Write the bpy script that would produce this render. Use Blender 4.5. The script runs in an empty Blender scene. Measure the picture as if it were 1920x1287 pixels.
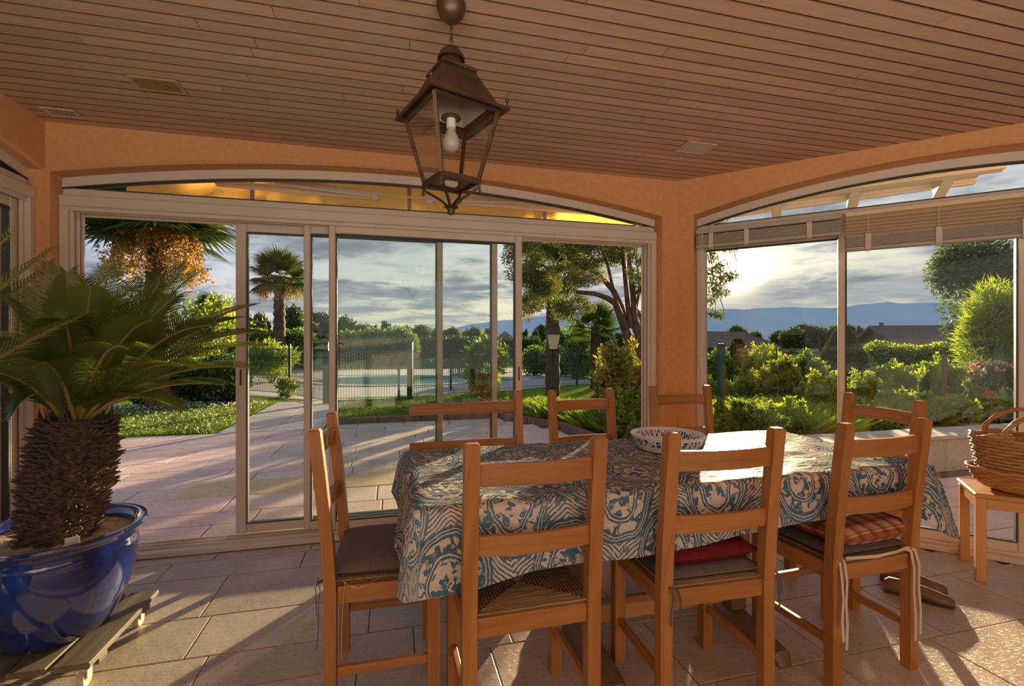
import bpy, math, random
import numpy as np
from mathutils import Vector, Matrix

# ------------------------------------------------------------------ camera, sky, sun, added fill lights, exposure
SC = bpy.context.scene
COL = SC.collection
PI = math.pi
F_PX = 890.0
CAM_Z = 1.25

def put(o):
    COL.objects.link(o)
    return o

cd = bpy.data.cameras.new('camera')
cam = put(bpy.data.objects.new('camera', cd))
cam.location = (0, 0, CAM_Z)
cam.rotation_euler = (PI / 2, 0, 0)
cd.sensor_width = 36.0
cd.lens = 36.0 * F_PX / 1920.0
cd.clip_start = 0.02
cd.clip_end = 20000
SC.camera = cam

SUN_AZ, SUN_EL = math.radians(24.5), math.radians(8.4)
SUN = Vector((math.sin(SUN_AZ) * math.cos(SUN_EL), math.cos(SUN_AZ) * math.cos(SUN_EL), math.sin(SUN_EL)))
sd = bpy.data.lights.new('sun', 'SUN')
sd.energy = 18.0
sd.color = (1.0, 0.76, 0.46)
sd.angle = math.radians(0.8)
sun = put(bpy.data.objects.new('sun', sd))
sun.rotation_euler = SUN.to_track_quat('Z', 'Y').to_euler()
sun.location = (8, 18, 6)

SC.view_settings.view_transform = 'Standard'
SC.view_settings.look = 'None'
SC.view_settings.exposure = 0.0
SC.view_settings.gamma = 1.0
SC.view_settings.use_curve_mapping = False
SC.cycles.max_bounces = 10
SC.cycles.diffuse_bounces = 4
SC.cycles.glossy_bounces = 3
SC.cycles.transmission_bounces = 6
SC.cycles.transparent_max_bounces = 24
SC.cycles.caustics_reflective = False
SC.cycles.caustics_refractive = False
SC.cycles.sample_clamp_indirect = 6.0

def lin(r, g, b):
    def f(c):
        c /= 255.0
        return c / 12.92 if c <= 0.04045 else ((c + 0.055) / 1.055) ** 2.4
    return (f(r), f(g), f(b), 1.0)

def build_world():
    w = bpy.data.worlds.new('evening_sky')
    SC.world = w
    w.use_nodes = True
    nt = w.node_tree
    nt.nodes.clear()
    N = nt.nodes.new
    def L(a, b): nt.links.new(a, b)
    def math_(op, a, b=None, c=None):
        n = N('ShaderNodeMath'); n.operation = op
        for i, x in enumerate((a, b, c)):
            if x is None: continue
            if isinstance(x, (int, float)): n.inputs[i].default_value = x
            else: L(x, n.inputs[i])
        return n.outputs[0]
    def ramp(x, stops, interp='LINEAR'):
        n = N('ShaderNodeValToRGB'); n.color_ramp.interpolation = interp
        e = n.color_ramp.elements
        while len(e) < len(stops): e.new(0.5)
        for k, (p, c) in zip(e, stops):
            k.position = p; k.color = c if len(c) == 4 else (*c, 1)
        L(x, n.inputs[0]); return n.outputs[0]
    def mix(fac, a, b, blend='MIX'):
        n = N('ShaderNodeMix'); n.data_type = 'RGBA'; n.blend_type = blend
        if isinstance(fac, (int, float)): n.inputs[0].default_value = fac
        else: L(fac, n.inputs[0])
        for i, x in ((6, a), (7, b)):
            if isinstance(x, tuple): n.inputs[i].default_value = x
            else: L(x, n.inputs[i])
        return n.outputs[2]
    tc = N('ShaderNodeTexCoord')
    sep = N('ShaderNodeSeparateXYZ'); L(tc.outputs['Generated'], sep.inputs[0])
    x, y, z = sep.outputs
    zz = math_('MAXIMUM', z, 0.0)
    den = math_('ADD', zz, 0.10)
    cx = math_('DIVIDE', x, den); cy = math_('DIVIDE', y, den)
    com = N('ShaderNodeCombineXYZ'); L(cx, com.inputs[0]); L(cy, com.inputs[1]); com.inputs[2].default_value = 3.7
    def noise(scale, detail, rough, off, dist=0.25):
        mp = N('ShaderNodeMapping'); L(com.outputs[0], mp.inputs[0]); mp.inputs['Location'].default_value = off
        n = N('ShaderNodeTexNoise'); n.inputs['Scale'].default_value = scale; n.inputs['Detail'].default_value = detail
        n.inputs['Roughness'].default_value = rough; n.inputs['Distortion'].default_value = dist
        L(mp.outputs[0], n.inputs['Vector']); return n.outputs[0]
    n1 = noise(0.85, 7, 0.55, (3.1, 0.4, 0))
    n2 = noise(2.3, 6, 0.6, (9.0, 4.0, 0))
    n1 = math_('MULTIPLY_ADD', n2, 0.34, math_('MULTIPLY', n1, 0.66))
    dot = N('ShaderNodeVectorMath'); dot.operation = 'DOT_PRODUCT'
    L(tc.outputs['Generated'], dot.inputs[0]); dot.inputs[1].default_value = SUN
    d = math_('MAXIMUM', dot.outputs['Value'], 0.0)
    away = ramp(zz, [(0.0, (0.60, 0.50, 0.47)), (0.06, (0.56, 0.52, 0.56)), (0.16, (0.44, 0.50, 0.62)), (0.40, (0.30, 0.40, 0.58)), (1.0, (0.20, 0.30, 0.50))])
    near = ramp(zz, [(0.0, (0.66, 0.60, 0.55)), (0.05, (0.78, 0.68, 0.48)), (0.13, (0.70, 0.66, 0.56)), (0.35, (0.38, 0.46, 0.58)), (1.0, (0.20, 0.30, 0.50))])
    side = ramp(d, [(0.45, (0, 0, 0)), (0.92, (1, 1, 1))])
    base = mix(side, away, near)
    mask = ramp(n1, [(0.42, (0, 0, 0)), (0.52, (1, 1, 1))])
    soft = ramp(zz, [(0.0, (0.55, 0.55, 0.55)), (0.05, (0.8, 0.8, 0.8)), (0.10, (1, 1, 1))])
    mask = mix(1.0, mask, soft, 'MULTIPLY')
    wob = math_('MULTIPLY_ADD', n2, 0.09, -0.045)
    bank = mix(1.0, ramp(x, [(0.20, (0, 0, 0)), (0.40, (0.9, 0.9, 0.9))]), ramp(math_('ADD', zz, wob), [(0.045, (0.55, 0.55, 0.55)), (0.07, (1, 1, 1)), (0.105, (1, 1, 1)), (0.135, (0, 0, 0))]), 'MULTIPLY')
    mask = mix(1.0, mask, bank, 'LIGHTEN')
    thick = ramp(n2, [(0.35, (0.30, 0.31, 0.36)), (0.68, (0.165, 0.195, 0.245))])
    lit = mix(0.55, thick, base)
    deep = ramp(n1, [(0.46, (0, 0, 0)), (0.56, (1, 1, 1))])
    deep = mix(1.0, deep, bank, 'LIGHTEN')
    cloud = mix(deep, lit, thick)
    sky = mix(mask, base, cloud)
    g1 = math_('POWER', d, 90.0)
    g2 = math_('POWER', d, 900.0)
    gate = math_('SUBTRACT', 1.0, math_('MULTIPLY', mask, 0.86))
    g = math_('ADD', math_('MULTIPLY', math_('MULTIPLY', g1, 0.50), gate), math_('MULTIPLY', g2, 2.2))
    glow = mix(g, (0, 0, 0, 1), (1.0, 0.80, 0.50, 1))
    gl = N('ShaderNodeVectorMath'); gl.operation = 'SCALE'; gl.inputs[0].default_value = (1.0, 0.82, 0.54); L(g, gl.inputs['Scale'])
    tot = N('ShaderNodeVectorMath'); tot.operation = 'ADD'; L(sky, tot.inputs[0]); L(gl.outputs[0], tot.inputs[1])
    bg = N('ShaderNodeBackground'); L(tot.outputs[0], bg.inputs['Color']); bg.inputs['Strength'].default_value = 1.32
    out = N('ShaderNodeOutputWorld'); L(bg.outputs[0], out.inputs['Surface'])
build_world()

def area(name, loc, target, sx, sy, power, color):
    d = bpy.data.lights.new(name, 'AREA'); d.shape = 'RECTANGLE'; d.size = sx; d.size_y = sy
    d.energy = power; d.color = color
    o = put(bpy.data.objects.new(name, d)); o.location = loc
    o.rotation_euler = (Vector(loc) - Vector(target)).to_track_quat('Z', 'Y').to_euler()
    return o
# added unseen fill panels behind the camera, one at the ceiling, one forward
area('ceiling_fill', (0.6, -1.3, 1.40), (0.6, -1.3, 2.45), 4.2, 2.2, 190, (1.0, 0.92, 0.82))
area('rear_fill', (1.2, -1.35, 1.25), (0.85, 0.1, 1.2), 4.4, 2.1, 30, (1.0, 0.93, 0.85))

# ------------------------------------------------------------------ frames of reference
A = math.radians(14.2)
U = Vector((math.cos(A), math.sin(A), 0)); NV = Vector((-math.sin(A), math.cos(A), 0))
LC = Vector((-2.527, 2.57, 0))                        # left inner corner of the back wall
WLEN = 3.867
RC = LC + U * WLEN                                    # right inner corner
B = A - math.radians(45)
UR = Vector((math.cos(B), math.sin(B), 0)); NR = Vector((-math.sin(B), math.cos(B), 0))
RLEN = 2.97
CEIL = 2.45
Z = Vector((0, 0, 1))

def WB(s, v, z=0): return LC + U * s + NV * v + Z * z          # back wall frame: along, outward, up
def WR(s, v, z=0): return RC + UR * s + NR * v + Z * z         # right wall frame
def WL(s, v, z=0): return LC - NV * s - U * v + Z * z          # left wall frame: s runs towards the viewer, v outward
def at(px, py, y):                                             # a point of the place seen at that pixel, y metres ahead
    return Vector(((px - 960) / F_PX * y, y, CAM_Z + (643.5 - py) / F_PX * y))
def s_at(px, v, o=LC, u=U, n=NV):                              # where a sight line meets a wall plane
    r = (px - 960) / F_PX
    p = o + n * v
    return (r * p.y - p.x) / (u.x - r * u.y)

# ------------------------------------------------------------------ materials
def new_mat(name):
    m = bpy.data.materials.new(name); m.use_nodes = True
    m.node_tree.nodes.clear(); return m, m.node_tree

class NT:
    def __init__(s, nt): s.nt = nt
    def n(s, t, **kw):
        o = s.nt.nodes.new(t)
        for k, v in kw.items(): setattr(o, k, v)
        return o
    def l(s, a, b): s.nt.links.new(a, b)
    def setin(s, node, key, x):
        if hasattr(x, 'is_linked') or hasattr(x, 'links'): s.l(x, node.inputs[key])
        else: node.inputs[key].default_value = x
    def math(s, op, a, b=0.0, c=None):
        n = s.n('ShaderNodeMath', operation=op)
        s.setin(n, 0, a); s.setin(n, 1, b)
        if c is not None: s.setin(n, 2, c)
        return n.outputs[0]
    def mix(s, fac, a, b, blend='MIX'):
        n = s.n('ShaderNodeMix', data_type='RGBA', blend_type=blend)
        s.setin(n, 0, fac); s.setin(n, 6, a); s.setin(n, 7, b); return n.outputs[2]
    def ramp(s, x, stops, interp='LINEAR'):
        n = s.n('ShaderNodeValToRGB'); n.color_ramp.interpolation = interp
        e = n.color_ramp.elements
        while len(e) < len(stops): e.new(0.5)
        for k, (p, c) in zip(e, stops):
            k.position = p; k.color = c if len(c) == 4 else (*c, 1)
        s.l(x, n.inputs[0]); return n.outputs[0]
    def coord(s, kind, scale=(1, 1, 1), rot=(0, 0, 0)):
        if kind == 'world': v = s.n('ShaderNodeNewGeometry').outputs['Position']
        elif kind == 'uv': v = s.n('ShaderNodeUVMap').outputs[0]
        else: v = s.n('ShaderNodeTexCoord').outputs['Object']
        m = s.n('ShaderNodeMapping'); s.l(v, m.inputs[0]); m.inputs['Scale'].default_value = scale; m.inputs['Rotation'].default_value = rot
        return m.outputs[0]
    def noise(s, vec, scale, detail=5, rough=0.55, dist=0.0):
        n = s.n('ShaderNodeTexNoise'); s.l(vec, n.inputs['Vector']); n.inputs['Scale'].default_value = scale
        n.inputs['Detail'].default_value = detail; n.inputs['Roughness'].default_value = rough; n.inputs['Distortion'].default_value = dist
        return n.outputs[0]
    def rand(s): return s.n('ShaderNodeObjectInfo').outputs['Random']
    def bump(s, h, strength, dist=0.01):
        n = s.n('ShaderNodeBump'); n.inputs['Strength'].default_value = strength; n.inputs['Distance'].default_value = dist
        s.l(h, n.inputs['Height']); return n.outputs[0]
    def scale_col(s, col, f):
        n = s.n('ShaderNodeHueSaturation'); s.setin(n, 'Color', col); s.setin(n, 'Value', f); return n.outputs[0]
    def pbsdf(s, col, rough, metallic=0.0, spec=0.5, normal=None, coat=0.0):
        p = s.n('ShaderNodeBsdfPrincipled')
        s.setin(p, 'Base Color', col); s.setin(p, 'Roughness', rough); s.setin(p, 'Metallic', metallic)
        p.inputs['Specular IOR Level'].default_value = spec
        if coat: p.inputs['Coat Weight'].default_value = coat; p.inputs['Coat Roughness'].default_value = 0.05
        if normal is not None: s.l(normal, p.inputs['Normal'])
        return p.outputs[0]
    def out(s, sh):
        o = s.n('ShaderNodeOutputMaterial'); s.l(sh, o.inputs['Surface'])

def mat(name, c1, c2=None, rough=0.6, scale=8.0, stretch=(1, 1, 1), kind='obj', bump=0.0, bscale=None, rand=0.0, metallic=0.0, spec=0.5, coat=0.0, detail=5, lo=0.35, hi=0.65, rot=(0, 0, 0), dist=0.0):
    m, nt = new_mat(name); t = NT(nt)
    v = t.coord(kind, stretch, rot)
    col = (*c1[:3], 1)
    nz = t.noise(v, scale, detail, 0.6, dist)
    if c2 is not None: col = t.ramp(nz, [(lo, c1), (hi, c2)])
    if rand:
        f = t.math('MULTIPLY_ADD', t.rand(), 2 * rand, 1.0 - rand)
        col = t.scale_col(col, f)
    nor = None
    if bump:
        h = nz if bscale is None else t.noise(v, bscale, 6, 0.65)
        nor = t.bump(h, bump)
    t.out(t.pbsdf(col, rough, metallic, spec, nor, coat)); return m

def diffuse_mat(name, c1, c2, scale):
    m, nt = new_mat(name); t = NT(nt)
    d = t.n('ShaderNodeBsdfDiffuse'); t.l(t.ramp(t.noise(t.coord('world'), scale, 5), [(0.35, c1), (0.65, c2)]), d.inputs[0]); t.out(d.outputs[0]); return m

def leaf_mat(name, c1, c2, trans=0.45, tcol=None, rough=0.5, scale=1.5, rand=0.12, gloss=0.06):
    m, nt = new_mat(name); t = NT(nt)
    v = t.coord('world')
    col = t.ramp(t.noise(v, scale, 3), [(0.35, c1), (0.65, c2)])
    if rand: col = t.scale_col(col, t.math('MULTIPLY_ADD', t.rand(), 2 * rand, 1 - rand))
    d = t.n('ShaderNodeBsdfDiffuse'); t.l(col, d.inputs[0])
    tr = t.n('ShaderNodeBsdfTranslucent')
    if tcol: tr.inputs[0].default_value = (*tcol[:3], 1)
    else: t.l(t.mix(0.55, col, (1.0, 0.95, 0.25, 1), 'MULTIPLY'), tr.inputs[0])
    g = t.n('ShaderNodeBsdfGlossy'); g.inputs['Roughness'].default_value = rough
    mx = t.n('ShaderNodeMixShader'); mx.inputs[0].default_value = trans; t.l(d.outputs[0], mx.inputs[1]); t.l(tr.outputs[0], mx.inputs[2])
    m2 = t.n('ShaderNodeMixShader'); m2.inputs[0].default_value = gloss; t.l(mx.outputs[0], m2.inputs[1]); t.l(g.outputs[0], m2.inputs[2])
    t.out(m2.outputs[0]); return m

def glass_mat(name, tint, k=0.9):
    m, nt = new_mat(name); t = NT(nt)
    tr = t.n('ShaderNodeBsdfTransparent'); tr.inputs[0].default_value = (*tint, 1)
    g = t.n('ShaderNodeBsdfGlossy'); g.inputs['Roughness'].default_value = 0.0
    fr = t.n('ShaderNodeFresnel'); fr.inputs['IOR'].default_value = 1.45
    mx = t.n('ShaderNodeMixShader'); t.l(t.math('MULTIPLY', fr.outputs[0], k), mx.inputs[0])
    t.l(tr.outputs[0], mx.inputs[1]); t.l(g.outputs[0], mx.inputs[2]); t.out(mx.outputs[0]); return m

def wood_mat(name, c1, c2, rough=0.45, scale=1.0, rand=0.12, bump=0.12, spec=0.4):
    m, nt = new_mat(name); t = NT(nt)
    uv = t.coord('uv', (2.2 * scale, 34 * scale, 1))
    off = t.n('ShaderNodeVectorMath', operation='ADD'); t.l(uv, off.inputs[0])
    cb = t.n('ShaderNodeCombineXYZ'); r = t.rand(); t.l(t.math('MULTIPLY', r, 37.0), cb.inputs[0]); t.l(t.math('MULTIPLY', r, 11.0), cb.inputs[1])
    t.l(cb.outputs[0], off.inputs[1])
    nz = t.noise(off.outputs[0], 1.0, 6, 0.6, 0.6)
    col = t.ramp(nz, [(0.30, c1), (0.70, c2)])
    col = t.scale_col(col, t.math('MULTIPLY_ADD', r, 2 * rand, 1 - rand))
    t.out(t.pbsdf(col, rough, 0, spec, t.bump(nz, bump, 0.002))); return m

M = {}
M['plaster'] = mat('orange_plaster', (0.60, 0.295, 0.125), (0.66, 0.335, 0.15), 0.85, 30, kind='world', bump=0.12, bscale=220, spec=0.2)
M['ceiling'] = wood_mat('whitewashed_pine', (0.46, 0.28, 0.185), (0.55, 0.36, 0.245), 0.5, 1.0, 0.09)
M['ceiling_gap'] = mat('dark_backing_and_edges', (0.17, 0.075, 0.032), rough=0.8)
M['pvc'] = mat('cream_window_profile', (0.60, 0.50, 0.40), (0.64, 0.54, 0.44), 0.4, 6, kind='world')
M['gasket'] = mat('dark_gasket', (0.03, 0.028, 0.026), rough=0.5)
M['slot'] = mat('dark_slot', (0.05, 0.04, 0.035), rough=0.6)
M['glass'] = glass_mat('window_glass', (0.90, 0.945, 0.915), 0.7)
M['glass2'] = glass_mat('clear_glass', (0.95, 0.95, 0.93), 0.8)
M['cream_wall'] = mat('cream_house_wall', (0.40, 0.36, 0.31), (0.44, 0.40, 0.34), 0.9, 20, kind='world', spec=0.1)
M['grout'] = mat('floor_grout', (0.13, 0.09, 0.065), rough=0.9)

def stone_mat(name, c1, c2, rough, rand, pit=(0.55, 0.5, 0.45), bump=0.35, spec=0.5):
    m, nt = new_mat(name); t = NT(nt)
    v = t.coord('world')
    a = t.noise(v, 3.2, 5, 0.6); b = t.noise(v, 26, 6, 0.7); c = t.noise(t.coord('world', (1, 2.2, 1)), 48, 4, 0.7)
    col = t.mix(t.ramp(a, [(0.3, (0, 0, 0)), (0.7, (1, 1, 1))]), (*c1, 1), (*c2, 1))
    col = t.mix(0.55, col, t.ramp(b, [(0.3, (0.72, 0.70, 0.68)), (0.6, (1.06, 1.05, 1.04))]), 'MULTIPLY')
    pits = t.ramp(c, [(0.34, pit), (0.42, (1, 1, 1))])
    col = t.mix(0.8, col, pits, 'MULTIPLY')
    col = t.scale_col(col, t.math('MULTIPLY_ADD', t.rand(), 2 * rand, 1 - rand))
    h = t.math('MULTIPLY_ADD', b, 0.6, t.math('MULTIPLY', pits, 0.8))
    rg = t.math('MULTIPLY_ADD', b, 0.35, rough - 0.17)
    t.out(t.pbsdf(col, rg, 0, spec, t.bump(h, bump, 0.004))); return m
M['tile'] = stone_mat('travertine_tile', (0.42, 0.31, 0.24), (0.56, 0.43, 0.345), 0.40, 0.09, pit=(0.35, 0.28, 0.24), bump=0.55)
M['paver'] = stone_mat('pink_terrace_paver', (0.68, 0.46, 0.38), (0.78, 0.57, 0.49), 0.7, 0.08, bump=0.25, spec=0.3)
M['slab'] = stone_mat('grey_path_slab', (0.54, 0.46, 0.40), (0.62, 0.54, 0.47), 0.75, 0.08, bump=0.25, spec=0.3)
M['ledge'] = stone_mat('pale_ledge_stone', (0.50, 0.40, 0.31), (0.58, 0.48, 0.38), 0.7, 0.06, bump=0.2, spec=0.3)
M['sandstone'] = stone_mat('sand_coloured_stone', (0.62, 0.42, 0.22), (0.72, 0.50, 0.28), 0.75, 0.05, spec=0.3)
M['pale_paving'] = stone_mat('pale_pool_paving', (0.52, 0.46, 0.43), (0.60, 0.54, 0.51), 0.75, 0.05, spec=0.3)
M['oak'] = wood_mat('honey_oak', (0.29, 0.112, 0.028), (0.42, 0.180, 0.050), 0.38, 1.0, 0.10)
M['stoolwood'] = wood_mat('light_beech', (0.50, 0.23, 0.075), (0.60, 0.30, 0.11), 0.42, 1.0, 0.08)
M['darkwood'] = wood_mat('dark_table_wood', (0.14, 0.07, 0.035), (0.22, 0.12, 0.06), 0.4)
M['greywood'] = wood_mat('weathered_board', (0.09, 0.06, 0.035), (0.20, 0.14, 0.085), 0.6)
M['rush'] = wood_mat('twisted_rush', (0.15, 0.078, 0.030), (0.40, 0.25, 0.11), 0.7, 3.0, 0.05, 0.4)
M['wicker'] = wood_mat('brown_wicker', (0.30, 0.145, 0.05), (0.52, 0.29, 0.11), 0.55, 2.0, 0.05, 0.3)
M['wicker2'] = wood_mat('honey_wicker', (0.36, 0.17, 0.05), (0.56, 0.30, 0.10), 0.5, 2.0, 0.05, 0.3)
M['bronze'] = mat('aged_bronze', (0.060, 0.034, 0.020), (0.12, 0.07, 0.04), 0.42, 9, metallic=0.55, bump=0.05)
M['bulb'] = mat('frosted_bulb', (0.46, 0.41, 0.36), rough=0.35)
M['ceramic_white'] = mat('white_ceramic', (0.8, 0.78, 0.74), rough=0.2)
M['soil'] = mat('dry_potting_soil', (0.30, 0.19, 0.10), (0.62, 0.44, 0.27), 0.95, 22, bump=0.9, kind='world')
M['trunk_cycad'] = mat('cycad_bark', (0.055, 0.036, 0.024), (0.17, 0.11, 0.07), 0.8, 40, bump=0.4)
M['rachis'] = mat('frond_stalk', (0.36, 0.27, 0.07), (0.30, 0.25, 0.07), 0.5, 6)
M['cycad'] = leaf_mat('cycad_leaflet', (0.105, 0.16, 0.026), (0.22, 0.26, 0.058), 0.48, rough=0.35, scale=5, gloss=0.10, rand=0.2)
M['palm'] = leaf_mat('palm_leaf', (0.05, 0.085, 0.02), (0.11, 0.15, 0.03), 0.4, scale=2)
M['palm_trunk'] = mat('palm_trunk_fibre', (0.07, 0.04, 0.024), (0.17, 0.10, 0.055), 0.9, 18, stretch=(1, 1, 0.6), bump=0.8)
M['flower_gold'] = leaf_mat('golden_palm_flowers', (0.50, 0.29, 0.05), (0.62, 0.40, 0.09), 0.3, scale=4)
M['bark'] = mat('grey_brown_bark', (0.07, 0.042, 0.026), (0.17, 0.105, 0.065), 0.9, 16, stretch=(1, 1, 0.3), bump=0.8)
M['leaf_olive'] = leaf_mat('olive_green_leaf', (0.14, 0.17, 0.045), (0.26, 0.28, 0.08), 0.4)
M['leaf_dark'] = leaf_mat('dark_hedge_leaf', (0.035, 0.075, 0.012), (0.075, 0.13, 0.02), 0.3, scale=3)
M['leaf_mid'] = leaf_mat('mid_green_leaf', (0.13, 0.23, 0.025), (0.25, 0.36, 0.04), 0.5, scale=3)
M['leaf_bright'] = leaf_mat('yellow_green_leaf', (0.26, 0.36, 0.03), (0.42, 0.50, 0.05), 0.58, scale=3)
M['leaf_gold'] = leaf_mat('golden_leaf', (0.24, 0.30, 0.045), (0.44, 0.38, 0.08), 0.45, scale=4)
M['leaf_grey'] = leaf_mat('grey_green_leaf', (0.11, 0.17, 0.07), (0.19, 0.26, 0.11), 0.35, scale=3)
M['leaf_yew'] = leaf_mat('clipped_yew', (0.06, 0.075, 0.02), (0.12, 0.13, 0.03), 0.25, scale=6)
M['leaf_far'] = leaf_mat('distant_tree_leaf', (0.085, 0.12, 0.035), (0.18, 0.20, 0.055), 0.35, scale=0.12, rand=0.25)
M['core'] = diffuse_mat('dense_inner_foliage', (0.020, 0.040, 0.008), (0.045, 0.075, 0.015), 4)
M['grass'] = leaf_mat('lawn_grass', (0.16, 0.26, 0.025), (0.30, 0.38, 0.05), 0.45, scale=1.2)
M['lawn'] = diffuse_mat('lawn_turf', (0.12, 0.20, 0.02), (0.22, 0.29, 0.04), 3)
M['field'] = diffuse_mat('field_grass', (0.085, 0.14, 0.03), (0.15, 0.20, 0.045), 0.25)
M['white_flower'] = leaf_mat('white_petal', (0.72, 0.68, 0.66), (0.80, 0.75, 0.76), 0.3)
M['red_flower'] = leaf_mat('red_petal', (0.70, 0.03, 0.02), (0.75, 0.06, 0.03), 0.3)
M['pink_flower'] = leaf_mat('pink_petal', (0.75, 0.36, 0.30), (0.80, 0.48, 0.42), 0.3)
M['orange_flower'] = leaf_mat('orange_petal', (0.72, 0.20, 0.06), (0.78, 0.28, 0.10), 0.3)
M['green_metal'] = mat('dark_green_metal', (0.010, 0.060, 0.040), (0.014, 0.075, 0.05), 0.45, 5)
M['black_metal'] = mat('black_cast_iron', (0.035, 0.030, 0.028), (0.06, 0.05, 0.045), 0.5, 20, bump=0.1)
M['grey_metal'] = mat('grey_gate_metal', (0.16, 0.17, 0.16), rough=0.5, metallic=0.3)
M['water'] = mat('pool_water', (0.10, 0.34, 0.42), (0.16, 0.42, 0.50), 0.08, 3, kind='world', bump=0.05)
M['mountain'] = diffuse_mat('hazy_blue_mountain', (0.50, 0.64, 0.74), (0.56, 0.68, 0.78), 0.002)  # blue of the distant air haze is mixed into the surface colour
M['roof'] = mat('brown_roof_tile', (0.17, 0.10, 0.075), (0.25, 0.15, 0.11), 0.85, 6, rand=0.1)
M['housewall'] = mat('brown_house_wall', (0.20, 0.12, 0.085), rough=0.9)
M['white_wood'] = mat('white_painted_timber', (0.76, 0.71, 0.62), (0.82, 0.77, 0.68), 0.6, 12, kind='world')
M['kerb'] = mat('brown_kerb', (0.16, 0.09, 0.06), (0.26, 0.16, 0.11), 0.9, 14, kind='world')
M['vent_brass'] = mat('brass_grille', (0.42, 0.29, 0.10), rough=0.4, metallic=0.3)
M['vent_beige'] = mat('beige_grille', (0.50, 0.38, 0.27), rough=0.5)
M['blind'] = mat('wooden_blind_slat', (0.68, 0.50, 0.31), (0.74, 0.57, 0.38), 0.45, 10, stretch=(0.3, 6, 6))
M['blind_grey'] = mat('grey_taupe_slat', (0.40, 0.34, 0.29), (0.44, 0.38, 0.32), 0.45, 10)
M['tape'] = mat('beige_ladder_tape', (0.62, 0.54, 0.44), rough=0.8)
M['cord'] = mat('white_cord', (0.72, 0.66, 0.58), rough=0.7)
M['awning'] = leaf_mat('orange_awning_cloth', (0.70, 0.36, 0.08), (0.85, 0.48, 0.12), 0.66, tcol=(0.95, 0.50, 0.10), scale=2.2, rand=0, gloss=0.02)
M['awning_seam'] = leaf_mat('grey_awning_seam', (0.30, 0.24, 0.18), (0.34, 0.27, 0.2), 0.3, rand=0)
M['white_metal'] = mat('white_lacquered_metal', (0.62, 0.56, 0.48), rough=0.35)
M['cushion_grey'] = mat('taupe_grey_cotton', (0.125, 0.095, 0.085), (0.155, 0.118, 0.105), 0.75, 60, bump=0.1, spec=0.25)
M['cushion_red'] = mat('dark_red_cotton', (0.13, 0.007, 0.015), (0.17, 0.010, 0.022), 0.7, 60, bump=0.1, spec=0.3)
M['tie_beige'] = mat('beige_cotton_tape', (0.56, 0.46, 0.37), rough=0.85)
M['tie_dark'] = mat('dark_cotton_tape', (0.075, 0.06, 0.055), rough=0.85)
M['shoe'] = mat('brown_leather', (0.10, 0.05, 0.03), (0.17, 0.09, 0.055), 0.5, 8)
M['tag'] = mat('white_plant_tag', (0.75, 0.72, 0.66), rough=0.5)
M['caster'] = mat('cream_plastic', (0.60, 0.50, 0.36), rough=0.4)

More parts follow.
